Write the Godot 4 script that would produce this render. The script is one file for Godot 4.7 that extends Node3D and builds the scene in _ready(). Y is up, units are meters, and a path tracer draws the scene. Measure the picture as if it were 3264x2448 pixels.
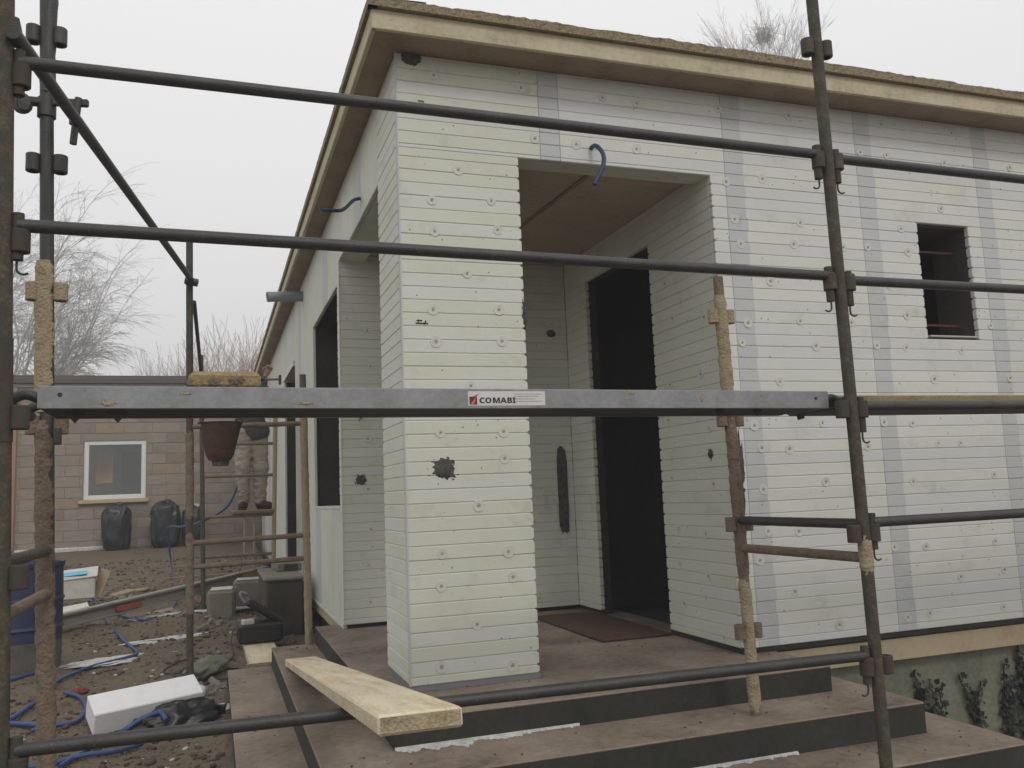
extends Node3D
# A house under insulation behind a tube scaffold on a foggy winter day.
# World: camera at the origin, x along the house front, y up, +z towards the viewer, metres.

var rng := RandomNumberGenerator.new()
var counts := {}
var M := {}
var shapes := {}
const FZ := -4.3        # front face of the insulation
const SX := 0.915       # side face of the insulation
const FLOOR := -0.949   # terrace
const SOFFIT := 2.356
const BACK := -6.6      # back wall of the porch
const RX := 2.8         # right wall of the porch
const COURSE := 0.07

# ------------------------------------------------------------ names and tags
func numbered(parent: Node, called: String) -> String:
	var key = str(parent.get_instance_id()) + "/" + called
	var n: int = counts.get(key, 0)
	counts[key] = n + 1
	return called if n == 0 else "%s_%03d" % [called, n]

func put(o: Node3D, called: String, parent: Node = self) -> Node3D:
	o.name = numbered(parent, called)
	parent.add_child(o, true)
	return o

func thing(called: String, label: String, category: String, group := "", at := Vector3.ZERO) -> Node3D:
	var o = put(Node3D.new(), called)
	o.position = at
	return tag(o, label, category, group)

func tag(o: Node3D, label: String, category: String, group := "") -> Node3D:
	o.set_meta("label", label)
	o.set_meta("category", category)
	if group != "": o.set_meta("group", group)
	return o

func mi(called: String, mesh: Mesh, mat: Material, parent: Node = self, at := Vector3.ZERO) -> MeshInstance3D:
	var o := MeshInstance3D.new()
	o.mesh = mesh
	o.material_override = mat
	o.position = at
	put(o, called, parent)
	return o

func part(called: String, st: SurfaceTool, mat: Material, parent: Node = self) -> MeshInstance3D:
	return mi(called, st.commit(), mat, parent)

func stuff(o: Node3D) -> Node3D:
	o.set_meta("kind", "stuff"); return o
func structure(o: Node3D) -> Node3D:
	o.set_meta("kind", "structure"); return o

# ------------------------------------------------------------ shapes
func S() -> SurfaceTool:
	var st := SurfaceTool.new(); st.begin(Mesh.PRIMITIVE_TRIANGLES); return st

func tri(st: SurfaceTool, a: Vector3, b: Vector3, c: Vector3, na: Vector3, nb: Vector3, nc: Vector3):
	if (b - a).cross(c - a).dot(na + nb + nc) > 0.0:
		var t = b; b = c; c = t
		t = nb; nb = nc; nc = t
	st.set_normal(na); st.add_vertex(a)
	st.set_normal(nb); st.add_vertex(b)
	st.set_normal(nc); st.add_vertex(c)

func quad(st: SurfaceTool, a: Vector3, b: Vector3, c: Vector3, d: Vector3, out: Vector3):
	var n = (b - a).cross(c - a)
	if n.length_squared() < 1e-16: n = (c - a).cross(d - a)
	n = n.normalized()
	if n.dot(out) < 0: n = -n
	tri(st, a, b, c, n, n, n); tri(st, a, c, d, n, n, n)

# chamfered box
func cbox(st: SurfaceTool, xf: Transform3D, size: Vector3, bevel := 0.0):
	var h = size * 0.5
	var b = min(bevel, min(h.x, min(h.y, h.z)) * 0.9)
	var ax = [Vector3.RIGHT, Vector3.UP, Vector3.BACK]
	for i in 3:
		for s in [-1.0, 1.0]:
			var u = ax[(i + 1) % 3]; var v = ax[(i + 2) % 3]; var w = ax[i] * s
			var hu = h[(i + 1) % 3] - b; var hv = h[(i + 2) % 3] - b; var o = w * h[i]
			quad(st, xf * (o - u * hu - v * hv), xf * (o + u * hu - v * hv), xf * (o + u * hu + v * hv), xf * (o - u * hu + v * hv), xf.basis * w)
	if b <= 0.0: return
	for i in 3:
		var j = (i + 1) % 3; var k = (i + 2) % 3
		for sj in [-1.0, 1.0]:
			for sk in [-1.0, 1.0]:
				var oj = ax[j] * sj; var ok = ax[k] * sk; var l = ax[i] * (h[i] - b)
				var p = oj * h[j] + ok * (h[k] - b); var q = oj * (h[j] - b) + ok * h[k]
				quad(st, xf * (p - l), xf * (p + l), xf * (q + l), xf * (q - l), xf.basis * (oj + ok))
	for sx in [-1.0, 1.0]:
		for sy in [-1.0, 1.0]:
			for sz in [-1.0, 1.0]:
				var n = Vector3(sx, sy, sz)
				var nn = (xf.basis * n).normalized()
				tri(st, xf * (Vector3(h.x, h.y - b, h.z - b) * n), xf * (Vector3(h.x - b, h.y, h.z - b) * n), xf * (Vector3(h.x - b, h.y - b, h.z) * n), nn, nn, nn)

func bx(st: SurfaceTool, lo: Vector3, hi: Vector3, bevel := 0.0):
	cbox(st, Transform3D(Basis.IDENTITY, (lo + hi) * 0.5), hi - lo, bevel)

func along(a: Vector3, b: Vector3, up := Vector3.UP) -> Basis:   # x runs along a-b, y as near to up as can be
	var x = (b - a).normalized()
	if abs(x.dot(up)) > 0.99: up = Vector3.BACK
	var z = x.cross(up).normalized()
	return Basis(x, z.cross(x).normalized(), z)

func beam(st: SurfaceTool, a: Vector3, b: Vector3, h: float, w: float, bevel := 0.0, up := Vector3.UP):
	cbox(st, Transform3D(along(a, b, up), (a + b) * 0.5), Vector3(a.distance_to(b), h, w), bevel)

# tube along points, radius may vary; noise bumps it
func pipe(st: SurfaceTool, pts: Array, r, segs := 12, bump := 0.0, seed_ := 1, caps := true):
	var n = pts.size()
	var nz := FastNoiseLite.new(); nz.seed = seed_; nz.frequency = 18.0
	var rings = []; var nor = []
	var side = Vector3.ZERO
	for i in n:
		var d = ((pts[min(i + 1, n - 1)] as Vector3) - (pts[max(i - 1, 0)] as Vector3)).normalized()
		if side == Vector3.ZERO:
			side = d.cross(Vector3.UP if abs(d.y) < 0.9 else Vector3.RIGHT).normalized()
		else:
			side = (side - d * side.dot(d)).normalized()
		var other = d.cross(side)
		var ra: float = (r[i] if r is Array else r)
		var ring = []; var nr = []
		for k in segs:
			var a = TAU * k / segs
			var o = side * cos(a) + other * sin(a)
			var rr = ra
			if bump > 0.0:
				var q = (pts[i] as Vector3) + o * ra
				rr += bump * (nz.get_noise_3d(q.x, q.y, q.z) + 0.5 * nz.get_noise_3d(q.x * 3, q.y * 3, q.z * 3))
			ring.append(pts[i] + o * rr); nr.append(o)
		rings.append(ring); nor.append(nr)
	if bump > 0.0:
		for i in range(1, n - 1):
			for k in segs:
				var t1 = rings[i + 1][k] - rings[i - 1][k]
				var t2 = rings[i][(k + 1) % segs] - rings[i][(k + segs - 1) % segs]
				var nn = t1.cross(t2).normalized()
				if nn.dot(nor[i][k]) < 0: nn = -nn
				nor[i][k] = nn
	for i in n - 1:
		for k in segs:
			var k2 = (k + 1) % segs
			tri(st, rings[i][k], rings[i][k2], rings[i + 1][k2], nor[i][k], nor[i][k2], nor[i + 1][k2])
			tri(st, rings[i][k], rings[i + 1][k2], rings[i + 1][k], nor[i][k], nor[i + 1][k2], nor[i + 1][k])
	if caps:
		for e in [0, n - 1]:
			var d = ((pts[0] as Vector3) - (pts[1] as Vector3)).normalized() if e == 0 else ((pts[n - 1] as Vector3) - (pts[n - 2] as Vector3)).normalized()
			for k in segs:
				tri(st, pts[e], rings[e][k], rings[e][(k + 1) % segs], d, d, d)

func line(a: Vector3, b: Vector3, n: int) -> Array:
	var out = []
	for i in n + 1: out.append(a.lerp(b, float(i) / n))
	return out

func smooth(pts: Array, steps := 8) -> Array:     # Catmull-Rom
	var out = []
	for i in pts.size() - 1:
		var p0 = pts[max(i - 1, 0)]; var p1 = pts[i]; var p2 = pts[i + 1]; var p3 = pts[min(i + 2, pts.size() - 1)]
		for k in steps:
			out.append((p1 as Vector3).cubic_interpolate(p2, p0, p3, float(k) / steps))
	out.append(pts[-1])
	return out

func lathe(st: SurfaceTool, profile: Array, xf: Transform3D, segs := 20, bump := 0.0, seed_ := 1):   # profile of Vector2(r, y)
	var nz := FastNoiseLite.new(); nz.seed = seed_; nz.frequency = 3.0
	var at = func(i, k):
		var a = TAU * k / segs
		var p = Vector3(cos(a) * profile[i].x, profile[i].y, sin(a) * profile[i].x)
		if bump > 0: p += Vector3(cos(a), 0, sin(a)) * bump * nz.get_noise_3d(p.x, p.y, p.z)
		return xf * p
	for i in profile.size() - 1:
		var d = profile[i + 1] - profile[i]
		for k in segs:
			var a0 = TAU * k / segs; var a1 = TAU * (k + 1) / segs
			var n0 = (xf.basis * Vector3(cos(a0) * d.y, -d.x, sin(a0) * d.y)).normalized()
			var n1 = (xf.basis * Vector3(cos(a1) * d.y, -d.x, sin(a1) * d.y)).normalized()
			var p = at.call(i, k); var q = at.call(i, k + 1); var r = at.call(i + 1, k + 1); var s = at.call(i + 1, k)
			if profile[i].x > 1e-5: tri(st, p, q, r, n0, n1, n1)
			if profile[i + 1].x > 1e-5: tri(st, p, r, s, n0, n1, n0)

# closed lump: a sphere pushed about by noise, then scaled
func lump(st: SurfaceTool, at: Vector3, size: Vector3, rough: float, seed_: int, freq := 1.6, rows := 14, turn := Basis.IDENTITY, flatten := -2.0, square := 1.0):
	var nz := FastNoiseLite.new(); nz.seed = seed_; nz.frequency = freq; nz.fractal_octaves = 3
	var grid = []
	var cols = rows * 2
	for i in rows + 1:
		var row = []
		var th = PI * i / rows
		for k in cols:
			var ph = TAU * k / cols
			var d = Vector3(sin(th) * cos(ph), cos(th), sin(th) * sin(ph))
			var p = d * (1.0 + rough * nz.get_noise_3d(d.x, d.y, d.z))
			if square < 1.0: p = Vector3(sign(p.x) * pow(abs(p.x), square), sign(p.y) * pow(abs(p.y), square), sign(p.z) * pow(abs(p.z), square))
			p.y = max(p.y, flatten)
			row.append(at + turn * (p * size))
		grid.append(row)
	var nrm = func(i, k):
		var u = grid[i][(k + 1) % cols] - grid[i][(k + cols - 1) % cols]
		var v = grid[min(i + 1, rows)][k] - grid[max(i - 1, 0)][k]
		var n = v.cross(u).normalized()
		var o = (grid[i][k] - at).normalized()
		if n.length() < 0.5: n = o
		return n if n.dot(o) >= 0 else -n
	var ns = []
	for i in rows + 1:
		var row = []
		for k in cols: row.append(nrm.call(i, k))
		ns.append(row)
	for i in rows:
		for k in cols:
			var k2 = (k + 1) % cols
			if i > 0: tri(st, grid[i][k], grid[i][k2], grid[i + 1][k2], ns[i][k], ns[i][k2], ns[i + 1][k2])
			if i < rows - 1: tri(st, grid[i][k], grid[i + 1][k2], grid[i + 1][k], ns[i][k], ns[i + 1][k2], ns[i + 1][k])

# ------------------------------------------------------------ materials
func noise(seed_: int, freq: float, oct := 4, kind := FastNoiseLite.TYPE_SIMPLEX_SMOOTH) -> FastNoiseLite:
	var n := FastNoiseLite.new()
	n.seed = seed_; n.frequency = freq; n.fractal_octaves = oct; n.noise_type = kind
	return n

# colours are linear; coarse and fine noise walk through the ramp; specks are small dots
func tex(seed_: int, ramp: Array, size := 512, coarse := 0.006, fine := 0.05, share := 0.45, specks := 0, speck := Color.BLACK, stretch := Vector2.ONE) -> ImageTexture:
	var a := noise(seed_, coarse, 4).get_seamless_image(size, size)
	var b := noise(seed_ + 7, fine, 3).get_seamless_image(size, size)
	if stretch != Vector2.ONE:
		var na := noise(seed_, coarse, 3).get_seamless_image(int(size / stretch.x), int(size / stretch.y)); na.resize(size, size, Image.INTERPOLATE_CUBIC); a = na
		var nb := noise(seed_ + 7, fine, 3).get_seamless_image(int(size / stretch.x), int(size / stretch.y)); nb.resize(size, size, Image.INTERPOLATE_CUBIC); b = nb
	a.convert(Image.FORMAT_L8); b.convert(Image.FORMAT_L8)
	var da := a.get_data(); var db := b.get_data()
	var out := PackedByteArray(); out.resize(size * size * 3)
	var lr := PackedByteArray(); var lg := PackedByteArray(); var lb := PackedByteArray()
	for i in 256:
		var t = i / 255.0 * (ramp.size() - 1)
		var k = min(int(t), ramp.size() - 2)
		var c: Color = (ramp[k] as Color).lerp(ramp[k + 1], t - k).linear_to_srgb()
		lr.append(int(clamp(c.r, 0, 1) * 255)); lg.append(int(clamp(c.g, 0, 1) * 255)); lb.append(int(clamp(c.b, 0, 1) * 255))
	var wb := int(share * 256); var wa := 256 - wb; var j := 0
	for i in size * size:
		var v := (da[i] * wa + db[i] * wb) >> 8
		out[j] = lr[v]; out[j + 1] = lg[v]; out[j + 2] = lb[v]
		j += 3
	var r := RandomNumberGenerator.new(); r.seed = seed_ * 31
	var sc = speck.linear_to_srgb()
	for s in specks:
		var x = r.randi() % size; var y = r.randi() % size; var w = 1 + r.randi() % 2
		for dx in w:
			for dy in w:
				var i = ((y + dy) % size) * size + (x + dx) % size
				out[i * 3] = int(sc.r * 255); out[i * 3 + 1] = int(sc.g * 255); out[i * 3 + 2] = int(sc.b * 255)
	return ImageTexture.create_from_image(Image.create_from_data(size, size, false, Image.FORMAT_RGB8, out))

func relief(seed_: int, freq: float, size := 512, oct := 5) -> ImageTexture:
	var a := noise(seed_, freq, oct).get_seamless_image(size, size)
	a.convert(Image.FORMAT_L8)
	return ImageTexture.create_from_image(a)

func mat(key: String, t, rough := 0.9, metres := 1.0, bump = null, depth := 0.0, metal := 0.0, world := true) -> StandardMaterial3D:
	var m := StandardMaterial3D.new()
	m.resource_name = key
	if t is Color: m.albedo_color = (t as Color).linear_to_srgb()
	else: m.albedo_texture = t
	m.roughness = rough; m.metallic = metal
	m.uv1_triplanar = true; m.uv1_world_triplanar = world
	m.uv1_scale = Vector3.ONE / metres
	m.uv1_triplanar_sharpness = 4.0
	if bump != null:
		m.heightmap_enabled = true; m.heightmap_texture = bump; m.heightmap_scale = depth
	M[key] = m
	return m

func C(r: float, g: float, b: float) -> Color: return Color(r, g, b)

func tinted(key: String, base: String, k: Color) -> StandardMaterial3D:
	var m: StandardMaterial3D = M[base].duplicate()
	m.resource_name = key
	m.albedo_color = k
	m.uv1_offset = Vector3(hash(key) % 97, hash(key) % 61, hash(key) % 43) / 17.0
	M[key] = m
	return m

func materials():
	var rough_bump = relief(5, 0.05)
	var fine_bump = relief(6, 0.12)
	mat("foam", tex(11, [C(.56, .565, .52), C(.68, .69, .635), C(.70, .71, .675), C(.73, .735, .70)], 512, 0.006, 0.05, 0.3, 90, C(.12, .11, .09)), 0.75, 1.7, fine_bump, 0.06)
	tinted("foam_pale", "foam", Color(1, 1, .985)); tinted("foam_grey", "foam", Color(.985, .985, .995)); tinted("foam_dull", "foam", Color(.985, .99, .975))
	tinted("foam_green", "foam", Color(.97, .98, .935)); tinted("foam_green_pale", "foam", Color(.98, .985, .95)); tinted("foam_cool", "foam", Color(.975, .975, .99))
	tinted("joint", "foam", Color(.90, .905, .93))
	mat("washer", tex(13, [C(.58, .585, .525), C(.69, .695, .635)], 256, 0.02, 0.1), 0.7, 0.5)
	mat("washer_hole", C(.34, .335, .29), 0.9)
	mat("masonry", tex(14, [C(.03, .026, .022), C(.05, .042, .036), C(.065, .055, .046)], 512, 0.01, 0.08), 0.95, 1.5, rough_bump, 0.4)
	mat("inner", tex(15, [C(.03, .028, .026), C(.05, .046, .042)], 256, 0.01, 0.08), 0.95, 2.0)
	mat("mortar_dark", tex(16, [C(.04, .04, .036), C(.085, .085, .08), C(.20, .20, .20)], 256, 0.02, 0.1), 0.95, 0.3, rough_bump, 0.5)
	mat("fascia", tex(17, [C(.25, .205, .13), C(.48, .415, .275), C(.58, .51, .355), C(.60, .535, .40)], 512, 0.006, 0.05, 0.4, 60, C(.1, .08, .06)), 0.85, 1.3, fine_bump, 0.15)
	mat("roof_edge", tex(18, [C(.08, .065, .05), C(.16, .125, .10), C(.30, .235, .14), C(.14, .135, .08), C(.22, .18, .15)], 512, 0.012, 0.07, 0.5), 0.9, 0.9, rough_bump, 0.6)
	mat("soffit", tex(19, [C(.18, .13, .095), C(.30, .22, .16), C(.36, .27, .2)], 512, 0.006, 0.06), 0.9, 1.2, fine_bump, 0.1)
	mat("ceiling", tex(20, [C(.34, .26, .19), C(.48, .375, .29), C(.54, .43, .335)], 512, 0.004, 0.05), 0.9, 1.6)
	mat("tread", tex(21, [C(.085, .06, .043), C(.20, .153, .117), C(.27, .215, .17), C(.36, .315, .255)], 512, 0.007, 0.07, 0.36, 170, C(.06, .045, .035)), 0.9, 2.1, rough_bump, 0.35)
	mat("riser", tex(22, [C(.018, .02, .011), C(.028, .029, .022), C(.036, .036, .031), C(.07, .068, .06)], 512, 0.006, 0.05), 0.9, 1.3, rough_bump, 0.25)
	mat("lime", tex(23, [C(.30, .29, .26), C(.55, .55, .52), C(.66, .66, .64)], 256, 0.02, 0.1), 0.95, 0.4, rough_bump, 0.3)
	mat("soil", tex(24, [C(.032, .022, .015), C(.085, .06, .042), C(.135, .10, .07), C(.13, .108, .058), C(.24, .195, .15)], 768, 0.006, 0.07, 0.5, 350, C(.33, .31, .27)), 0.97, 2.3, rough_bump, 1.2)
	mat("clod", tex(25, [C(.045, .032, .022), C(.10, .072, .05), C(.16, .12, .085)], 256, 0.02, 0.1), 0.97, 0.4, rough_bump, 0.5)
	mat("chip", tex(26, [C(.30, .28, .24), C(.55, .53, .48)], 256, 0.02, 0.1), 0.9, 0.4)
	mat("leaf", tex(27, [C(.14, .075, .03), C(.25, .15, .07)], 256, 0.02, 0.1), 0.8, 0.3)
	mat("steel", tex(31, [C(.028, .028, .024), C(.05, .05, .046), C(.06, .06, .057), C(.10, .09, .075)], 512, 0.008, 0.07, 0.45, 60, C(.3, .27, .2)), 0.5, 0.5, fine_bump, 0.05, 0.3)
	mat("steel_mossy", tex(32, [C(.026, .028, .015), C(.05, .053, .028), C(.045, .047, .03), C(.085, .06, .044), C(.11, .10, .06), C(.045, .045, .042)], 512, 0.012, 0.06, 0.45, 90, C(.26, .22, .14)), 0.75, 0.45, fine_bump, 0.1)
	mat("rust", tex(33, [C(.03, .027, .022), C(.062, .048, .037), C(.05, .049, .04)], 256, 0.02, 0.1), 0.8, 0.3)
	mat("mud_brown", tex(34, [C(.085, .06, .042), C(.165, .12, .088), C(.21, .16, .115), C(.25, .2, .14)], 512, 0.01, 0.07), 0.95, 0.5, rough_bump, 0.5)
	mat("mud_tan", tex(35, [C(.25, .19, .12), C(.36, .29, .19), C(.42, .345, .235)], 512, 0.012, 0.09, 0.5), 0.95, 0.4, rough_bump, 0.6)
	mat("galvanised", tex(36, [C(.18, .185, .18), C(.24, .245, .25), C(.29, .295, .305), C(.34, .34, .33)], 512, 0.008, 0.06, 0.4, 120, C(.12, .11, .09)), 0.45, 0.9, fine_bump, 0.04, 0.35)
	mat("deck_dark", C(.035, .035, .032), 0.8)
	mat("plank_new", tex(37, [C(.34, .25, .14), C(.58, .48, .31), C(.70, .62, .46), C(.66, .50, .29)], 512, 0.006, 0.05, 0.4, 140, C(.16, .11, .07)), 0.85, 1.2, fine_bump, 0.12)
	M["plank_new"].uv1_scale = Vector3(3.2, 3.2, .55)
	mat("plank_end", tex(38, [C(.12, .095, .06), C(.36, .29, .19), C(.48, .41, .28)], 256, 0.02, 0.1), 0.9, 0.3, rough_bump, 0.3)
	mat("plank_old", tex(39, [C(.16, .12, .06), C(.27, .21, .11), C(.38, .31, .18)], 512, 0.008, 0.06), 0.9, 0.7, rough_bump, 0.2)
	mat("board_mud", tex(40, [C(.05, .035, .02), C(.24, .17, .09), C(.34, .26, .13), C(.30, .24, .16)], 256, 0.015, 0.08), 0.95, 0.4, rough_bump, 0.4)
	mat("base_board", tex(41, [C(.34, .27, .17), C(.46, .38, .25), C(.50, .42, .29)], 512, 0.006, 0.05), 0.85, 1.2)
	mat("plinth", tex(42, [C(.12, .13, .09), C(.20, .21, .15), C(.26, .26, .20)], 512, 0.008, 0.06), 0.95, 1.4, rough_bump, 0.4)
	mat("block", tex(43, [C(.20, .16, .13), C(.285, .235, .198), C(.315, .262, .222), C(.36, .31, .265)], 512, 0.008, 0.09, 0.5), 0.95, 1.1, rough_bump, 0.4)
	tinted("block_warm", "block", Color(1, .98, .955)); tinted("block_yellow", "block", Color(1, .985, .90)); tinted("block_dark", "block", Color(.93, .915, .91)); tinted("block_green", "block", Color(.96, .97, .95))
	mat("mortar", tex(44, [C(.25, .21, .175), C(.30, .255, .215)], 256, 0.02, 0.1), 0.95, 0.6)
	mat("pvc_white", C(.74, .74, .72), 0.4)
	mat("sill_stone", tex(45, [C(.42, .33, .17), C(.52, .42, .25)], 256, 0.02, 0.1), 0.8, 0.6)
	mat("gutter", C(.09, .068, .06), 0.6)
	mat("white_trim", C(.46, .45, .43), 0.7)
	mat("terracotta", tex(46, [C(.32, .16, .09), C(.40, .22, .13)], 256, 0.02, 0.1), 0.8, 0.6)
	mat("curtain", C(.40, .22, .08), 0.9); mat("room", C(.55, .60, .40), 0.9); mat("furniture", C(.07, .08, .05), 0.8)
	var gl := StandardMaterial3D.new(); gl.resource_name = "pane"
	gl.transparency = BaseMaterial3D.TRANSPARENCY_ALPHA; gl.albedo_color = Color(.9, .95, .92, .02); gl.roughness = 0.02; gl.metallic_specular = 0.5
	M["pane"] = gl
	mat("sack", tex(47, [C(.010, .010, .011), C(.018, .018, .02), C(.03, .03, .033)], 256, 0.02, 0.1), 0.38, 0.4)
	mat("black_plastic", C(.012, .012, .013), 0.45)
	mat("blue_hose", tex(48, [C(.017, .045, .13), C(.024, .066, .19), C(.05, .09, .20)], 256, 0.02, 0.1), 0.5, 0.5)
	mat("blue_conduit", C(.02, .045, .12), 0.5)
	mat("grey_pvc", tex(49, [C(.19, .20, .215), C(.25, .26, .28)], 256, 0.02, 0.1), 0.5, 0.5)
	mat("drum_blue", tex(50, [C(.009, .014, .045), C(.013, .022, .075), C(.024, .034, .085), C(.07, .07, .075)], 512, 0.008, 0.06), 0.6, 0.7)
	mat("drum_dirt", tex(51, [C(.05, .05, .05), C(.10, .095, .085), C(.14, .125, .105)], 256, 0.015, 0.08), 0.9, 0.6)
	mat("polystyrene", tex(52, [C(.70, .70, .70), C(.78, .78, .78), C(.82, .82, .82)], 256, 0.02, 0.15), 0.9, 0.6, fine_bump, 0.15)
	mat("card_white", tex(53, [C(.42, .40, .36), C(.56, .54, .49), C(.62, .6, .56)], 256, 0.015, 0.08), 0.8, 0.6)
	mat("card_brown", tex(54, [C(.26, .19, .12), C(.38, .29, .19)], 256, 0.015, 0.08), 0.9, 0.5)
	mat("card_inside", C(.10, .07, .05), 0.9)
	mat("label_blue", C(.10, .42, .66), 0.5)
	mat("alu", tex(55, [C(.16, .155, .13), C(.25, .24, .21), C(.30, .28, .24)], 256, 0.015, 0.08), 0.6, 0.8, fine_bump, 0.05, 0.2)
	mat("yellow_tape", C(.34, .27, .03), 0.6)
	mat("red_paint", C(.30, .06, .05), 0.7)
	mat("concrete", tex(56, [C(.13, .115, .09), C(.20, .18, .145), C(.25, .23, .19)], 512, 0.008, 0.07), 0.95, 0.9, rough_bump, 0.4)
	mat("concrete_wet", tex(57, [C(.035, .03, .02), C(.066, .058, .042), C(.09, .082, .062)], 512, 0.008, 0.07), 0.9, 0.9, rough_bump, 0.4)
	mat("canvas", tex(58, [C(.12, .13, .095), C(.19, .20, .15)], 256, 0.02, 0.1), 0.95, 0.5)
	mat("doormat", tex(59, [C(.05, .025, .016), C(.10, .05, .033), C(.13, .07, .045)], 512, 0.03, 0.15), 1.0, 0.6, rough_bump, 1.0)
	mat("bark", C(.55, .545, .54), 0.95); mat("bark_red", C(.38, .29, .24), 0.95); mat("twig", C(.15, .145, .14), 0.95)
	mat("ivy", tex(60, [C(.007, .009, .004), C(.014, .017, .008), C(.024, .027, .013)], 256, 0.03, 0.1), 0.6, 0.2)
	mat("ivy_stem", C(.03, .024, .016), 0.95)
	mat("trousers", tex(61, [C(.33, .285, .23), C(.38, .325, .265), C(.41, .355, .295)], 256, 0.015, 0.08), 0.95, 0.8, rough_bump, 0.08)
	mat("jacket", tex(62, [C(.055, .06, .055), C(.09, .10, .095)], 256, 0.02, 0.1), 0.95, 0.4)
	mat("boots", C(.045, .033, .024), 0.8); mat("skin", C(.44, .25, .18), 0.6); mat("hair", C(.05, .035, .025), 0.9)
	mat("sole", C(.36, .30, .16), 0.9); mat("wood_handle", C(.22, .13, .07), 0.7)
	mat("bucket", tex(63, [C(.04, .018, .01), C(.085, .04, .025), C(.10, .06, .038)], 256, 0.015, 0.08), 0.9, 0.3, rough_bump, 0.7)
	mat("red_bar", C(.10, .03, .022), 0.8)
	mat("ink", C(.015, .014, .014), 0.6); mat("sticker", C(.66, .65, .64), 0.5); mat("orange", C(.62, .17, .03), 0.6); mat("maroon", C(.10, .02, .02), 0.6); mat("faint_ink", C(.40, .40, .40), 0.7)
	mat("orange_rag", C(.42, .10, .035), 0.8); mat("red_rag", C(.22, .035, .03), 0.8)

# ------------------------------------------------------------ ground height
func ground_y(x: float, z: float) -> float:
	return -1.38 + 0.70 * clamp((-z - 5.0) / 14.0, 0.0, 1.2)

# ------------------------------------------------------------ the house
# one course of grooved foam, its length along x, its face towards +z; long edges chamfered, cut ends nicked at the grooves
func course_mesh(l: float, h: float, nick: Vector2) -> ArrayMesh:
	var key = "course %.3f %.3f %s" % [l, h, nick]
	if not shapes.has(key):
		var st = S()
		var x = l * .5 - .0005; var y = h * .5 - .0003; var z = .015; var b = .0042
		var a0 = nick.x; var a1 = nick.y; var k = .62
		var o = [Vector2(-x, -y + a0 * k), Vector2(-x + a0, -y), Vector2(x - a1, -y), Vector2(x, -y + a1 * k), Vector2(x, y - a1 * k), Vector2(x - a1, y), Vector2(-x + a0, y), Vector2(-x, y - a0 * k)]
		var f = []
		for p in o: f.append(Vector2(clamp(p.x, -x + .002, x - .002), clamp(p.y, -y + b, y - b)))
		var n = Vector3.BACK
		for i in 8:
			var j = (i + 1) % 8
			var out = Vector3(o[i].x + o[j].x, (o[i].y + o[j].y) * l / h, 0).normalized() + Vector3(0, 0, .3)
			if (o[i] - o[j]).length() > 1e-5:
				quad(st, Vector3(o[i].x, o[i].y, -z), Vector3(o[j].x, o[j].y, -z), Vector3(o[j].x, o[j].y, z - b), Vector3(o[i].x, o[i].y, z - b), out)
				quad(st, Vector3(o[i].x, o[i].y, z - b), Vector3(o[j].x, o[j].y, z - b), Vector3(f[j].x, f[j].y, z), Vector3(f[i].x, f[i].y, z), out)
				tri(st, Vector3(0, 0, z), Vector3(f[i].x, f[i].y, z), Vector3(f[j].x, f[j].y, z), n, n, n)
		shapes[key] = st.commit()
	return shapes[key]

func course(parent: Node, a: Vector3, b: Vector3, y: float, h: float, out: Vector3, m: String, called := "insulation_course", nick := Vector2.ZERO):
	var d = (b - a); d.y = 0
	var o = MeshInstance3D.new()
	var n = out.normalized()
	var right = Vector3.UP.cross(n)
	var nk = nick if d.dot(right) > 0 else Vector2(nick.y, nick.x)
	o.mesh = course_mesh(d.length(), h, nk)
	o.material_override = M[m]
	var lift = rng.randf_range(-0.0012, 0.0012)
	var p = (a + b) * 0.5 + n * (-0.015 + lift); p.y = y + h * 0.5
	o.transform = Transform3D(Basis(right, Vector3.UP, n), p)
	put(o, called, parent)

func nicks(l: bool, r: bool) -> Vector2:
	return Vector2(rng.randi_range(7, 12) * .0015 if l else 0.0, rng.randi_range(7, 12) * .0015 if r else 0.0)

func foam() -> String:
	return ["foam", "foam_cool", "foam_pale", "foam_cool", "foam_grey", "foam_dull"][rng.randi() % 6]

func cream() -> String:      # the boards of the pillar, the side and the porch are a greener batch
	return ["foam_green", "foam_green_pale", "foam_green", "foam_dull"][rng.randi() % 4]

func rows(y0: float, y1: float) -> Array:    # [bottom, height] of every course between two heights, on one grid for the whole house
	var out = []
	var y = FLOOR
	while y < SOFFIT - 0.001:
		var lo = max(y, y0); var hi = min(y + COURSE, y1)
		if hi - lo > 0.012: out.append([lo, hi - lo])
		y += COURSE
	return out

func washer(parent: Node, p: Vector3, out: Vector3, k := 0):
	if not shapes.has("washer"):
		var st = S()
		lathe(st, [Vector2(.0305, -.004), Vector2(.030, .0002), Vector2(.0275, .0011), Vector2(.0255, .0002), Vector2(.012, .0), Vector2(.0085, -.003), Vector2(.0, -.003)], Transform3D.IDENTITY, 18)
		shapes["washer"] = st.commit()
		st = S()
		lathe(st, [Vector2(.0075, -.002), Vector2(.0070, .0012), Vector2(0, .0016)], Transform3D.IDENTITY, 10)
		shapes["washer_hole"] = st.commit()
	var n = out.normalized()
	var o = mi("fixing_washer", shapes["washer"], M["washer"], parent)
	var s = rng.randf_range(0.8, 1.05)
	o.transform = Transform3D(Basis(Vector3.UP.cross(n), n, Vector3.UP.cross(n).cross(n)).scaled(Vector3.ONE * s), p + n * 0.0025)
	mi("pin", shapes["washer_hole"], M["washer_hole"], o)

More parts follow.
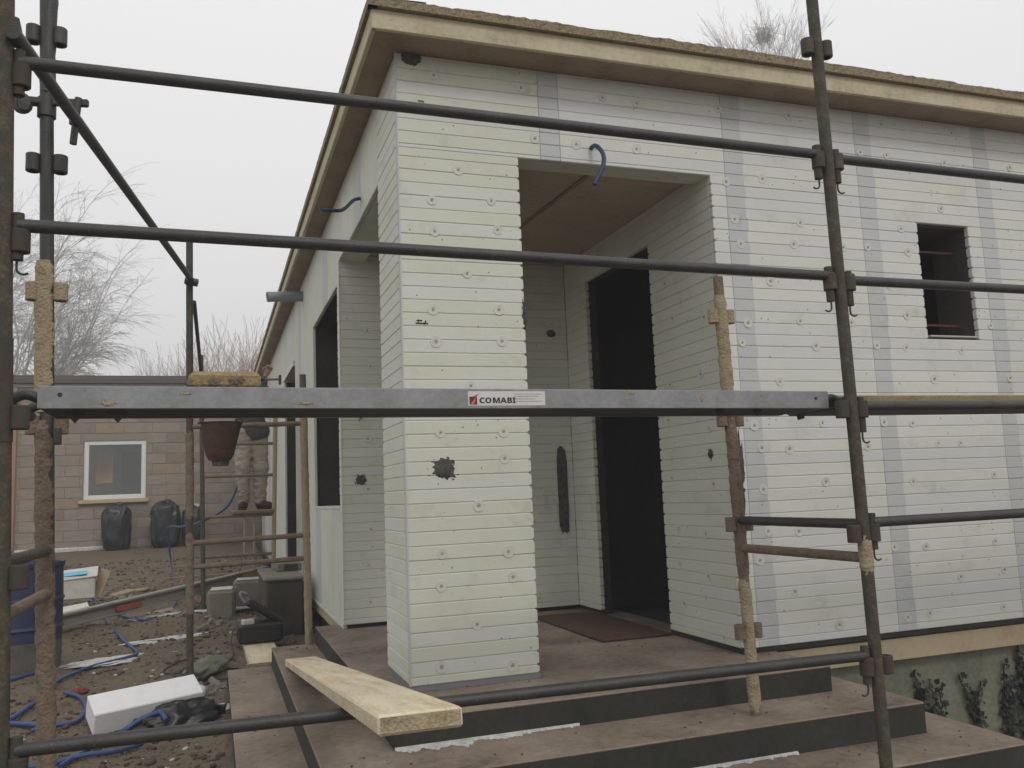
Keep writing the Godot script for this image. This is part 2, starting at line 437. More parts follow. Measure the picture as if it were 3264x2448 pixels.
func patch(parent: Node, called: String, at: Vector3, size: Vector3, out: Vector3, seed_: int, m := "mortar_dark", rough := .75, square := 1.0):
	var st = S()
	var n = out.normalized(); var turn = Basis(Vector3.UP.cross(n), Vector3.UP, n)
	lump(st, at, size, rough, seed_, 2.2, 18, turn, -2.0, square)
	if square == 1.0:      # splashes round it
		var r := RandomNumberGenerator.new(); r.seed = seed_
		for i in 9:
			var a = r.randf() * TAU; var q = r.randf_range(.95, 1.45)
			lump(st, at + turn * (Vector3(cos(a) * size.x * q, sin(a) * size.y * q, 0)), Vector3(size.x * r.randf_range(.06, .2), size.y * r.randf_range(.06, .2), size.z * .5), .6, seed_ + i, 2.0, 5, turn)
	return part(called, st, M[m], parent)

func house():
	var t = thing("house", "single storey house clad in white grooved insulation boards behind the scaffold", "house")
	var st
	# --- masonry behind the foam, with real openings
	var wall = func(lo: Vector3, hi: Vector3, m := "masonry", called := "wall"):
		var s = S(); bx(s, lo, hi); return part(called, s, M[m], t)
	var zi = FZ - 0.03; var xi = SX + 0.03; var top = 2.42
	wall.call(Vector3(xi, FLOOR - .45, -4.86), Vector3(1.575, top, zi))                      # pillar
	wall.call(Vector3(1.575, 1.886, -4.5), Vector3(RX + .03, top, zi))                        # lintel over the porch
	wall.call(Vector3(RX + .03, FLOOR - .0, -4.62), Vector3(4.335, top, zi))                  # right of the porch
	wall.call(Vector3(4.335, 1.625, -4.62), Vector3(4.76, top, zi)); wall.call(Vector3(4.335, FLOOR, -4.62), Vector3(4.76, .885, zi))
	wall.call(Vector3(4.76, FLOOR, -4.62), Vector3(9.0, top, zi))
	wall.call(Vector3(xi, 1.886, -6.6), Vector3(1.13, top, -4.86))                              # lintel on the side
	wall.call(Vector3(xi, FLOOR - .3, -6.75), Vector3(1.3, top, -6.631))
	wall.call(Vector3(xi, 1.69, -8.48), Vector3(1.22, top, -6.75)); wall.call(Vector3(xi, FLOOR - .0, -8.48), Vector3(1.22, -.09, -6.75))
	wall.call(Vector3(xi, FLOOR - .0, -10.45), Vector3(1.22, top, -8.48))
	wall.call(Vector3(xi, 1.69, -12.0), Vector3(1.22, top, -10.45))
	wall.call(Vector3(xi, FLOOR - .0, -18.0), Vector3(1.22, top, -12.0))
	wall.call(Vector3(1.3, FLOOR - .05, -6.85), Vector3(RX + .03, top, BACK - .03))           # back of the porch
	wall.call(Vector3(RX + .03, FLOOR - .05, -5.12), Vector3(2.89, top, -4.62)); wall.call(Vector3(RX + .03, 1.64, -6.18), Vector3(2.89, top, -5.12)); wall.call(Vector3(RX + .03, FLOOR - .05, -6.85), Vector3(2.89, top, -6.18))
	wall.call(Vector3(8.7, FLOOR, -18.0), Vector3(9.0, top, -4.62)); wall.call(Vector3(1.22, FLOOR, -18.0), Vector3(8.7, top, -17.7))
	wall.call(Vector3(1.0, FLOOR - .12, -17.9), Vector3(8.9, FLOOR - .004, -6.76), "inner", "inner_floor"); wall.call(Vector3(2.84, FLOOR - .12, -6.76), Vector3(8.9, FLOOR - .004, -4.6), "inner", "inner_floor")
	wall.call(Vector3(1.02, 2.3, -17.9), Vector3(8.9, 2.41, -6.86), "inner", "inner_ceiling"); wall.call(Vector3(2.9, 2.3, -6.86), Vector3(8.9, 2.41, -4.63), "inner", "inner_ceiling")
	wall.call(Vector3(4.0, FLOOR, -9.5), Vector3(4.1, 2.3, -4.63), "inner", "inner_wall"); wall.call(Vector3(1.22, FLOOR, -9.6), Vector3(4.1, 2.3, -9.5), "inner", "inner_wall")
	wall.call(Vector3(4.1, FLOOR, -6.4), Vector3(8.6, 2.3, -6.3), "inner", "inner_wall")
	# --- porch ceiling
	st = S(); bx(st, Vector3(1.14, 1.885, BACK - .02), Vector3(RX + .02, 1.945, -4.87)); bx(st, Vector3(1.577, 1.885, -4.8702), Vector3(RX + .02, 1.945, -4.502)); part("porch_ceiling", st, M["ceiling"], t)
	st = S(); beam(st, Vector3(2.02, 1.880, -6.5), Vector3(2.14, 1.880, -4.50), .012, .03, .003); part("ceiling_batten", st, M["soffit"], t)
	st = S(); bx(st, Vector3(1.57, 1.834, -4.47), Vector3(RX + .001, 1.884, FZ - .031)); bx(st, Vector3(SX + .031, 1.834, BACK), Vector3(1.12, 1.884, -4.9)); part("lintel_lining", st, M["foam_dull"], t)
	# --- courses of the front
	var joints = [2.976, 3.96, 4.948, 5.95, 6.95]
	for r in rows(FLOOR + .03, 1.83):
		course(t, Vector3(SX, 0, FZ), Vector3(1.587, 0, FZ), r[0], r[1], Vector3.BACK, cream(), "insulation_course", nicks(false, true))
	for r in rows(1.83, SOFFIT):
		course(t, Vector3(SX, 0, FZ), Vector3(1.72, 0, FZ), r[0], r[1], Vector3.BACK, cream() if rng.randf() < .6 else foam())
		course(t, Vector3(1.72, 0, FZ), Vector3(1.84, 0, FZ), r[0], r[1], Vector3.BACK, "joint", "taped_joint")
		course(t, Vector3(1.84, 0, FZ), Vector3(2.906, 0, FZ), r[0], r[1], Vector3.BACK, foam())
	for r in rows(FLOOR + .03, SOFFIT):
		var x0 = RX if r[0] < 1.81 else 2.906
		for j in joints.size() + 1:
			var a = x0 if j == 0 else joints[j - 1] + 0.055
			var b = joints[j] - 0.07 if j < joints.size() else 8.6
			var in_window = r[0] > .86 and r[0] + r[1] < 1.66
			if b - a > 0.03:
				if in_window and a < 4.335 and b > 4.76:
					course(t, Vector3(a, 0, FZ), Vector3(4.335, 0, FZ), r[0], r[1], Vector3.BACK, foam(), "insulation_course", nicks(false, true))
					course(t, Vector3(4.76, 0, FZ), Vector3(b, 0, FZ), r[0], r[1], Vector3.BACK, foam(), "insulation_course", nicks(true, false))
				else:
					course(t, Vector3(a, 0, FZ), Vector3(b, 0, FZ), r[0], r[1], Vector3.BACK, foam(), "insulation_course", nicks(j == 0 and r[0] < 1.81, false))
			if j < 3:
				course(t, Vector3(joints[j] - .07, 0, FZ), Vector3(joints[j] + .07, 0, FZ), r[0], r[1], Vector3.BACK, "joint", "taped_joint")
			elif j < joints.size():
				course(t, Vector3(joints[j] - .07, 0, FZ), Vector3(joints[j] + .07, 0, FZ), r[0], r[1], Vector3.BACK, "joint", "taped_joint")
	# --- side: the pillar, the strip over the opening, then upright boards
	for r in rows(FLOOR + .03, SOFFIT):
		course(t, Vector3(SX, 0, -4.331), Vector3(SX, 0, -4.90), r[0], r[1], Vector3.LEFT, cream(), "side_course", nicks(false, true))
	var boards = func(z0: float, z1: float, y0: float, y1: float, w: float):
		var z = z0
		while z > z1 + 0.01:
			var e = max(z - w, z1)
			var s = S(); bx(s, Vector3(SX + rng.randf_range(-.001, .001), y0, e + .001), Vector3(SX + .03, y1, z - .001), .005)
			part("upright_board", s, M["joint" if rng.randf() < .22 else cream()], t)
			z = e
	boards.call(-4.90, -6.63, 1.832, SOFFIT, .30)
	for r in rows(FLOOR + .03, 1.832):
		course(t, Vector3(SX, 0, -6.63), Vector3(SX, 0, -6.72), r[0], r[1], Vector3.LEFT, cream(), "side_course", nicks(false, true))
	boards.call(-6.63, -8.46, 1.665, SOFFIT, .33); boards.call(-6.72, -8.46, FLOOR + .03, -.07, .42)
	boards.call(-8.46, -10.42, FLOOR + .03, SOFFIT, .3); boards.call(-10.42, -12.02, 1.665, SOFFIT, .4); boards.call(-12.02, -17.9, FLOOR + .03, SOFFIT, .6)
	st = S(); bx(st, Vector3(SX - .004, -.075, -8.45), Vector3(1.25, -.055, -6.73), .003); part("window_ledge", st, M["foam_dull"], t)
	# white lining of the far doorway's head
	st = S(); bx(st, Vector3(SX - .02, 1.60, -12.0), Vector3(1.22, 1.663, -10.47)); part("door_lining", st, M["pvc_white"], t)
	# --- inside of the porch
	for r in rows(FLOOR + .03, 1.884):
		var in_door = r[0] + r[1] < 1.66
		course(t, Vector3(RX, 0, -4.331), Vector3(RX, 0, -5.12 if in_door else BACK), r[0], r[1], Vector3.LEFT, cream(), "porch_course", nicks(false, in_door))
		if in_door: course(t, Vector3(RX, 0, -6.18), Vector3(RX, 0, BACK), r[0], r[1], Vector3.LEFT, cream(), "porch_course", nicks(true, false))
		course(t, Vector3(SX + .0, 0, BACK), Vector3(2.06, 0, BACK), r[0], r[1], Vector3.BACK, cream(), "porch_back_course")
		course(t, Vector3(2.06, 0, BACK), Vector3(RX + .0, 0, BACK), r[0], r[1], Vector3.BACK, cream(), "porch_back_course")
	# --- starter strips and base boards
	st = S(); bx(st, Vector3(SX - .002, FLOOR + .001, -4.9), Vector3(1.59, FLOOR + .029, FZ - .006)); part("starter_strip", st, M["grey_pvc"], t)
	st = S(); bx(st, Vector3(RX, FLOOR + .001, FZ - .03), Vector3(8.6, FLOOR + .029, FZ - .006)); bx(st, Vector3(RX + .004, FLOOR + .001, -5.12), Vector3(RX + .03, FLOOR + .029, -4.331)); part("starter_strip", st, M["riser"], t)
	st = S(); bx(st, Vector3(3.03, -1.087, FZ - .06), Vector3(8.6, FLOOR - .012, FZ - .02), .003); part("base_board", st, M["base_board"], t)
	st = S(); bx(st, Vector3(SX + .01, -1.035, -17.9), Vector3(SX + .05, FLOOR + .02, -6.86), .003); part("base_board", st, M["base_board"], t)
	st = S(); bx(st, Vector3(SX - .004, FLOOR + .001, -17.9), Vector3(SX + .03, FLOOR + .029, -6.64), .002); part("starter_strip", st, M["foam_dull"], t)
	st = S(); bx(st, Vector3(2.9, -2.1, -4.66), Vector3(8.9, FLOOR - .02, FZ - .1)); part("plinth", st, M["plinth"], t)
	st = S(); bx(st, Vector3(SX + .07, -1.9, -17.9), Vector3(1.2, FLOOR - .02, -6.9)); part("plinth", st, M["concrete_wet"], t)
	# corner angle
	st = S(); bx(st, Vector3(SX - .0035, FLOOR + .03, -4.335), Vector3(SX + .004, SOFFIT, FZ + .0025), .001); part("corner_angle", st, M["joint"], t)
	st = S(); bx(st, Vector3(SX - .003, FLOOR + .03, -6.645), Vector3(SX + .006, 1.83, BACK + .004), .001); part("corner_angle", st, M["foam_pale"], t)
	# --- eaves
	st = S(); bx(st, Vector3(.775, SOFFIT, FZ - .06), Vector3(8.8, SOFFIT + .02, -4.11)); bx(st, Vector3(.775, SOFFIT, -17.9), Vector3(SX + .06, SOFFIT + .02, FZ - .06)); part("soffit", st, M["soffit"], t)
	st = S(); bx(st, Vector3(.755, SOFFIT - .004, -4.11), Vector3(8.8, SOFFIT + .103, -4.085), .004); part("fascia_board", st, M["fascia"], t)
	st = S(); bx(st, Vector3(.75, SOFFIT - .004, -17.9), Vector3(.774, SOFFIT + .103, -4.087), .004); part("fascia_board", st, M["fascia"], t)
	# ragged roof edges
	var nz = noise(71, 3.0, 4)
	var edge = func(a: Vector3, b: Vector3, out: Vector3, n: int, called: String):
		var s = S()
		for i in n:
			var p = a.lerp(b, float(i) / n); var q = a.lerp(b, float(i + 1) / n)
			var hp = .052 + .012 * nz.get_noise_2d(i * .02, 5.0) + .008 * nz.get_noise_2d(i * .45, 9.0); var hq = .052 + .012 * nz.get_noise_2d((i + 1) * .02, 5.0) + .008 * nz.get_noise_2d((i + 1) * .45, 9.0)
			var up = Vector3.UP
			quad(s, p, q, q + up * hq, p + up * hp, out)
			quad(s, p + up * hp, q + up * hq, q + up * (hq + .01) - out * .3, p + up * (hp + .01) - out * .3, up)
			quad(s, p, q, q - out * .05, p - out * .05, -up)
		part(called, s, M["roof_edge"], t)
	edge.call(Vector3(.73, SOFFIT + .103, -4.055), Vector3(8.8, SOFFIT + .103, -4.055), Vector3.BACK, 260, "roof_edge")
	edge.call(Vector3(.73, SOFFIT + .103, -4.055), Vector3(.73, SOFFIT + .103, -17.9), Vector3.LEFT, 200, "roof_edge")
	st = S(); bx(st, Vector3(.738, SOFFIT + .1035, -17.9), Vector3(8.8, SOFFIT + .142, -4.063)); part("roof", st, M["roof_edge"], t)
	# --- washers that pin the boards
	for p in [[1.10, 0.32], [1.44, 0.32], [1.29, -0.06], [1.44, 0.18], [1.09, -0.29], [1.44, -0.30], [1.08, -0.45], [1.46, -0.43], [1.26, -0.65], [1.07, -0.84], [1.44, -0.87], [1.12, 2.25], [1.62, 2.24], [2.12, 2.24], [2.34, 2.23], [1.69, 1.95], [1.94, 1.94], [2.32, 1.95], [1.24, 1.73], [1.09, 1.55], [1.42, 1.57], [1.10, 1.38], [1.45, 1.41], [1.27, 1.16], [1.08, 0.96], [1.44, 0.97], [1.09, 0.79], [1.45, 0.80], [1.27, 0.56], [2.89, 2.26], [3.40, 2.27], [4.12, 2.29], [4.71, 2.29], [3.93, 2.08], [4.14, 2.08], [4.62, 2.07], [5.20, 2.09], [2.91, 1.80], [3.17, 1.84], [2.95, 1.57], [3.42, 1.58], [4.20, 1.59], [4.55, 1.75], [2.98, 1.42], [3.36, 1.44], [3.73, 1.44], [3.92, 1.45], [4.24, 1.44], [3.17, 1.20], [4.06, 1.21], [4.18, 1.02], [2.99, 0.94], [3.36, 0.96], [3.74, 0.96], [4.87, 0.97], [2.94, 0.82], [3.46, 0.81], [3.92, 0.82], [4.15, 0.81], [4.60, 0.80], [3.18, 0.59], [4.35, 0.61], [4.99, 0.62], [2.98, 0.33], [3.46, 0.34], [3.92, 0.34], [4.14, 0.33], [3.02, 0.20], [3.21, 0.19], [3.78, 0.19], [4.33, 0.20], [4.51, 0.20], [3.45, -0.01], [3.01, -0.04], [4.10, -0.03], [4.76, -0.01], [3.02, -0.28], [3.23, -0.29], [3.91, -0.42], [4.15, -0.43], [3.46, -0.43], [3.17, -0.63], [4.40, -0.63], [3.46, -0.84], [3.96, -0.84], [4.13, -0.83], [4.72, -0.84], [4.76, -0.61], [4.71, -0.43], [2.95, -0.44]]:
		washer(t, Vector3(p[0], p[1], FZ), Vector3.BACK)
	var yy = -.83
	while yy < 2.25:
		for i in 3: washer(t, Vector3(5.45 + i * .45 + rng.randf_range(-.1, .1), yy + rng.randf_range(-.06, .06), FZ), Vector3.BACK)
		yy += .3
	for y in [-.8, -.5, -.2, .1, .4, .7, 1.0, 1.3]:
		washer(t, Vector3(1.12 + rng.randf_range(-.03, .03), y + rng.randf_range(-.06, .06), BACK), Vector3.BACK)
		washer(t, Vector3(2.3 + rng.randf_range(-.2, .2), y + rng.randf_range(-.06, .06), BACK), Vector3.BACK)
		for z in [-4.55, -4.9]: washer(t, Vector3(RX, y + rng.randf_range(-.1, .1), z + rng.randf_range(-.08, .08)), Vector3.LEFT)
	# --- holes plugged with dark mortar
	patch(t, "mortar_patch", Vector3(1.115, .135, FZ - .006), Vector3(.066, .058, .014), Vector3.BACK, 3, "mortar_dark", .5)
	patch(t, "mortar_patch", Vector3(1.06, .14, BACK), Vector3(.036, .034, .010), Vector3.BACK, 5, "mortar_dark", .5)
	patch(t, "mortar_patch", Vector3(1.06, .66, BACK), Vector3(.03, .05, .010), Vector3.BACK, 15, "mortar_dark", .5)
	patch(t, "mortar_strip", Vector3(2.70, .0, BACK), Vector3(.045, .34, .014), Vector3.BACK, 6, "mortar_dark", .3, .45)
	patch(t, "mortar_patch", Vector3(2.66, 1.3, BACK), Vector3(.035, .03, .010), Vector3.BACK, 7, "mortar_dark", .5)
	patch(t, "mortar_strip", Vector3(2.845, .06, FZ - .004), Vector3(.035, .24, .016), Vector3.BACK, 8, "mortar_dark", .9)
	patch(t, "mortar_patch", Vector3(RX, .18, -4.5), Vector3(.024, .026, .010), Vector3.LEFT, 9, "mortar_dark", .5)
	patch(t, "mortar_patch", Vector3(1.0, 2.33, FZ + .002), Vector3(.05, .035, .014), Vector3.BACK, 10, "mortar_dark", .5, .99)
	patch(t, "mortar_patch", Vector3(1.583, .95, FZ - .004), Vector3(.012, .07, .010), Vector3.BACK, 12, "mortar_dark", 1.0, .99)
	# pencil marks
	st = S()
	for l in [[.985, 2.06, 1.075, 2.06], [1.0, 2.06, 1.0, 2.085], [1.06, 2.06, 1.06, 2.095], [1.03, 2.095, 1.06, 2.095], [.985, .885, 1.05, .885], [.99, .9, 1.02, .9], [1.0, .885, 1.0, .905], [1.03, .88, 1.04, .9]]:
		beam(st, Vector3(l[0], l[1], FZ + .002), Vector3(l[2], l[3], FZ + .002), .006, .002)
	stuff(part("pencil_mark", st, M["ink"], t))
	# --- the small barred window
	st = S()
	for y in [1.49, 1.28, .99]: beam(st, Vector3(4.335, y, -4.44), Vector3(4.76, y, -4.44), .014, .014, .002)
	part("window_bar", st, M["red_bar"], t)
	st = S(); beam(st, Vector3(4.44, .89, -4.46), Vector3(4.44, 1.62, -4.46), .02, .02, .002); part("window_bar", st, M["red_bar"], t)
	st = S(); bx(st, Vector3(4.3355, .8855, -4.60), Vector3(4.36, 1.6245, FZ - .031), .003); part("window_reveal", st, M["white_trim"], t)
	st = S(); bx(st, Vector3(4.36, .8852, -4.6), Vector3(4.76, .897, FZ - .001), .003); part("window_ledge", st, M["white_trim"], t)
	# --- loose conduits and pipe
	st = S(); pipe(st, smooth([Vector3(2.032, 1.925, FZ - .04), Vector3(2.034, 1.922, -4.25), Vector3(2.06, 1.86, -4.21), Vector3(2.045, 1.78, -4.19), Vector3(1.985, 1.67, -4.19)]), .0125, 10); part("conduit", st, M["blue_conduit"], t)
	st = S(); pipe(st, smooth([Vector3(.93, 1.975, -5.54), Vector3(.86, 1.925, -5.45), Vector3(.77, 1.80, -5.27), Vector3(.70, 1.735, -5.12), Vector3(.60, 1.70, -5.02)]), .0115, 10); part("conduit", st, M["blue_conduit"], t)
	st = S(); pipe(st, [Vector3(.95, 2.20, -9.40), Vector3(.54, 2.17, -9.36)], .055, 20); part("overflow_pipe", st, M["grey_pvc"], t)
	st = S(); pipe(st, [Vector3(.539, 2.1699, -9.36), Vector3(.5385, 2.1698, -9.36)], .049, 20); part("pipe_mouth", st, M["deck_dark"], t)

func terrace():
	var t = thing("entrance_steps", "low concrete entrance steps wrapping round the porch landing", "steps")
	var step = func(called: String, lo: Vector3, hi: Vector3):
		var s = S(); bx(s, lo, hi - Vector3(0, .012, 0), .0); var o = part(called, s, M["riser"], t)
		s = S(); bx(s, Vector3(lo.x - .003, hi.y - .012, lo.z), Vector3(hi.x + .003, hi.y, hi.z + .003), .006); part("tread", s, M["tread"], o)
		return o
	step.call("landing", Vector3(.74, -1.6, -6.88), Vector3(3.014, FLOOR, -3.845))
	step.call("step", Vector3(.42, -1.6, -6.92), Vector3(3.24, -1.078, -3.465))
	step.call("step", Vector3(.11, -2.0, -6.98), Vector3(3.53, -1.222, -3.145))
	# lime smears along the inner edges
	var nz = noise(81, 4.0, 4)
	var smear = func(a: Vector3, b: Vector3, w: float, seed_: int):
		var s = S(); var n = 160; var last = null
		for i in n + 1:
			var p = a.lerp(b, float(i) / n)
			var ww = w * max(.05, .75 + 1.0 * nz.get_noise_2d(i * .016, seed_) + .25 * nz.get_noise_2d(i * .09, seed_) - 1.3 * abs(float(i) / n - .25))
			var q = [p, p + Vector3(0, .002, ww * .5), p + Vector3(0, -.0005, ww)]
			if last != null:
				quad(s, last[0] + Vector3(0, .012, 0), q[0] + Vector3(0, .012, 0), q[1] + Vector3(0, .004, 0), last[1] + Vector3(0, .004, 0), Vector3.UP)
				quad(s, last[1] + Vector3(0, .004, 0), q[1] + Vector3(0, .004, 0), q[2], last[2], Vector3.UP)
			last = q
		part("lime_smear", s, M["lime"], t)
	smear.call(Vector3(.74, -1.076, -3.842), Vector3(1.6, -1.076, -3.842), .07, 1)
	smear.call(Vector3(1.6, -1.22, -3.462), Vector3(2.5, -1.22, -3.462), .05, 3)
	var cr := RandomNumberGenerator.new(); cr.seed = 909
	var cs = S(); lump(cs, Vector3.ZERO, Vector3(1, .5, .8), .7, 3, 1.3, 4)
	var mm := MultiMesh.new(); mm.transform_format = MultiMesh.TRANSFORM_3D; mm.mesh = cs.commit(); mm.instance_count = 420
	var tiers = [[.8, 2.95, -5.2, -3.88, FLOOR], [.5, 3.2, -3.83, -3.50, -1.078], [.2, 3.45, -3.44, -3.18, -1.222], [.45, .72, -6.8, -3.9, -1.078], [.14, .40, -6.9, -3.5, -1.222]]
	for i in 420:
		var q = tiers[cr.randi() % 5]; var sz = lerp(.002, .009, pow(cr.randf(), 5.0))
		mm.set_instance_transform(i, Transform3D(Basis(Vector3.UP, cr.randf() * TAU).scaled(Vector3.ONE * sz), Vector3(cr.randf_range(q[0], q[1]), q[4] + sz * .3, cr.randf_range(q[2], q[3]))))
	var crumbs := MultiMeshInstance3D.new(); crumbs.multimesh = mm; crumbs.material_override = M["clod"]; put(crumbs, "dirt_crumbs"); tag(crumbs, "crumbs of dirt scattered over the concrete steps", "dirt"); stuff(crumbs)
	var m = S(); bx(m, Vector3(2.29, FLOOR + .003, -6.3), Vector3(2.785, FLOOR + .018, -5.07), .004)
	tag(part("doormat", m, M["doormat"]), "dark red brown doormat on the porch floor before the black doorway", "doormat")

# ------------------------------------------------------------ scaffold
func socket_pair(parent: Node, p: Vector3, m: Material, flip := false):
	# a welded sleeve each side of a standard, that rail pins drop into
	for s in [-1.0, 1.0]:
		var st = S()
		var q = p + (Vector3(0, 0, .046 * s) if flip else Vector3(.046 * s, 0, 0))
		lathe(st, [Vector2(.016, .034), Vector2(.016, -.034), Vector2(.0245, -.034), Vector2(.0265, -.031), Vector2(.0265, .031), Vector2(.0245, .034), Vector2(.016, .034)], Transform3D(Basis.IDENTITY, q), 16)
		part("rail_socket", st, m, parent)

func standard(parent: Node, top: Vector3, bottom: Vector3, m: Material, r := .0243):
	var st = S()
	pipe(st, line(top, bottom, 10), r, 18)
	return part("standard", st, m, parent)

func mud(parent: Node, a: Vector3, b: Vector3, m: String, r := .032, bump := .012, seed_ := 1):
	var st = S()
	var n = int(max(6, a.distance_to(b) / .012)); var pts = line(a, b, n); var rr = []
	for i in n + 1:
		rr.append(r if i > 1 and i < n - 1 else r * .84)
	pipe(st, pts, rr, 18, bump, seed_)
	return part("mud_coating", st, M[m], parent)

func rail(label: String, a: Vector3, b: Vector3, r := .0215, m := "steel", group := "scaffold guard rails"):
	var t = thing("guard_rail", label, "scaffold rail", group)
	var d = (b - a).normalized()
	var st = S(); pipe(st, line(a + d * .045, b - d * .045, 12), r, 16); part("tube", st, M[m], t)
	for e in [[a, d], [b, -d]]:
		var p: Vector3 = e[0] + e[1] * .046
		st = S(); pipe(st, [p + Vector3(0, .036, 0), p - Vector3(0, .105, 0)], .0165, 12); part("pin", st, M["rust"], t)
		st = S(); pipe(st, smooth([p - Vector3(0, .10, 0), p - Vector3(0, .135, 0), p - Vector3(0, .147, 0) + e[1] * .014, p - Vector3(0, .143, 0) + e[1] * .03], 5), .0036, 8); part("hook", st, M["steel"], t)
	return t

func rung(parent: Node, a: Vector3, b: Vector3, m: String, r := .0165):
	var st = S(); pipe(st, line(a, b, 6), r, 12); return part("rung", st, M[m], parent)

func at_y(a: Vector3, b: Vector3, y: float) -> Vector3:
	return a.lerp(b, (y - a.y) / (b.y - a.y))

func scaffold():
	# left frame of the front bay
	var lf0 = Vector3(-.622, 2.6, -2.8); var lf1 = Vector3(-.535, -1.36, -2.8)
	var lr0 = Vector3(-.632, 2.6, -3.55); var lr1 = Vector3(-.535, -1.34, -3.55)
	var t = thing("scaffold", "leftmost scaffold frame, its rear upright caked in tan and brown mud", "scaffold", "scaffold frames")
	standard(t, lf0, lf1, M["steel_mossy"], .0265); standard(t, lr0, lr1, M["steel"])
	mud(t, Vector3(-.598, .93, -3.55), Vector3(-.587, .36, -3.55), "mud_tan", .0325, .006, 3)
	mud(t, Vector3(-.587, .33, -3.55), Vector3(-.535, -1.33, -3.55), "mud_brown", .0315, .006, 4)
	for y in [2.3, 1.826, 1.311, .813, .314]:
		socket_pair(t, at_y(lr0, lr1, y), M["mud_tan"] if y == .813 else M["mud_brown"] if y < .5 else M["steel"])
	for y in [1.85, 1.3, .79, .27, -.18, -.70]: socket_pair(t, at_y(lf0, lf1, y), M["rust"])
	for y in [-.14, -.29]: rung(t, at_y(lf0, lf1, y), at_y(lr0, lr1, y), "mud_brown" if y < -.2 else "steel_mossy", .019)
	rung(t, at_y(lf0, lf1, .315), at_y(lf0, lf1, .315) + Vector3(0, 0, -.4), "steel", .02)
	var st = S(); pipe(st, line(at_y(lf0, lf1, .5), at_y(lf0, lf1, .2), 6), .029, 18); part("spigot_collar", st, M["rust"], t)
	# clamp on the rear upright
	var c = at_y(lr0, lr1, 1.53)
	st = S(); pipe(st, [c + Vector3(0, .04, 0), c - Vector3(0, .035, 0)], .033, 18); beam(st, c + Vector3(-.085, .02, .01), c + Vector3(.02, .02, .01), .03, .035, .006); beam(st, c + Vector3(.02, .02, .02), c + Vector3(.15, .02, .04), .03, .02, .005); part("clamp", st, M["steel"], t)
	st = S(); pipe(st, [c + Vector3(.115, .035, .045), c + Vector3(.10, -.15, .045)], .013, 10); lathe(st, [Vector2(0, .012), Vector2(.021, .012), Vector2(.021, -.012), Vector2(0, -.012)], Transform3D(Basis.IDENTITY, c + Vector3(.105, -.06, .045)), 6); part("clamp_bolt", st, M["steel"], t)
	st = S(); lathe(st, [Vector2(0, .024), Vector2(.035, .02), Vector2(.035, -.02), Vector2(0, -.024)], Transform3D(Basis(Vector3.RIGHT, PI / 2), c + Vector3(-.08, .0, .03)), 14); part("clamp_nut", st, M["steel"], t)
	st = S(); bx(st, Vector3(-.545, .238, -3.52), Vector3(-.521, .30, -3.49), .004); part("loose_pin", st, M["steel"], t)
	st = S(); pipe(st, line(c + Vector3(0, 1.0, 0), c + Vector3(0, .06, 0), 30), .0275, 14, .006, 8); part("tarred_sleeve", st, M["steel"], t)
	# right frame of the front bay
	var rf0 = Vector3(2.376, 2.6, -2.8); var rf1 = Vector3(2.414, -1.222, -2.8); rf1.y = -1.37
	var rr0 = Vector3(2.368, 1.02, -3.63); var rr1 = Vector3(2.405, -1.078, -3.63)
	t = thing("scaffold", "scaffold frame right of the porch, its rear foot standing on the middle step", "scaffold", "scaffold frames")
	standard(t, rf0, rf1, M["steel_mossy"]); standard(t, rr0, rr1, M["mud_brown"])
	mud(t, at_y(rr0, rr1, .925), at_y(rr0, rr1, .37), "mud_tan", .031, .007, 11); mud(t, at_y(rr0, rr1, .30), at_y(rr0, rr1, -.45), "mud_brown", .029, .005, 12); mud(t, at_y(rr0, rr1, -.45), at_y(rr0, rr1, -1.06), "mud_tan", .0285, .006, 13)
	mud(t, at_y(rf0, rf1, -.22), at_y(rf0, rf1, -.37), "mud_tan", .027, .004, 14)
	for y in [1.791, 1.299, .79, .274, -.212, -.713]: socket_pair(t, at_y(rf0, rf1, y), M["steel_mossy"] if y > .5 else M["rust"])
	for y in [.82, .31, -.193, -.694]: socket_pair(t, at_y(rr0, rr1, y), M["mud_tan"] if y > .5 else M["mud_brown"])
	for y in [-.176, -.306]: rung(t, at_y(rf0, rf1, y), at_y(rr0, rr1, y), "steel" if y > -.2 else "mud_brown", .0205)
	rung(t, at_y(rf0, rf1, .31), at_y(rf0, rf1, .31) + Vector3(0, 0, -.4), "steel", .02)
	# next frame, out to the right
	var far = t.duplicate(); put(far, "scaffold"); far.position = Vector3(3.0, 0, 0); 
	tag(far, "scaffold frame at the far right end of the right bay", "scaffold", "scaffold frames")
	# frame beside the house
	t = thing("scaffold", "muddy ladder frame near the house side wall, nearer of the two", "scaffold", "scaffold frames")
	var o0 = Vector3(-.175, 2.013, -6.9); var o1 = Vector3(-.152, -1.30, -6.9); var i0 = Vector3(.664, .985, -6.9); var i1 = Vector3(.692, -1.10, -6.9)
	standard(t, o0, o1, M["steel_mossy"], .0255); standard(t, i0, i1, M["mud_brown"], .025)
	mud(t, at_y(o0, o1, .55), at_y(o0, o1, -.1), "mud_brown", .030, .006, 21); mud(t, at_y(i0, i1, .75), at_y(i0, i1, -1.09), "mud_tan", .029, .005, 22); mud(t, at_y(o0, o1, -.2), at_y(o0, o1, -.8), "mud_brown", .029, .006, 23)
	for y in [.585, -.275, -.45]: rung(t, at_y(o0, o1, y), at_y(i0, i1, y + .015), "mud_brown", .019)
	st = S(); pipe(st, [at_y(o0, o1, 1.70) + Vector3(-.03, 0, .03), at_y(o0, o1, 1.70) + Vector3(.06, -.02, .04)], .03, 10); part("clamp", st, M["steel"], t)
	st = S(); bx(st, Vector3(.56, -1.26, -7.05), Vector3(.82, -1.10, -6.8), .02); part("foot_block", st, M["concrete"], t)
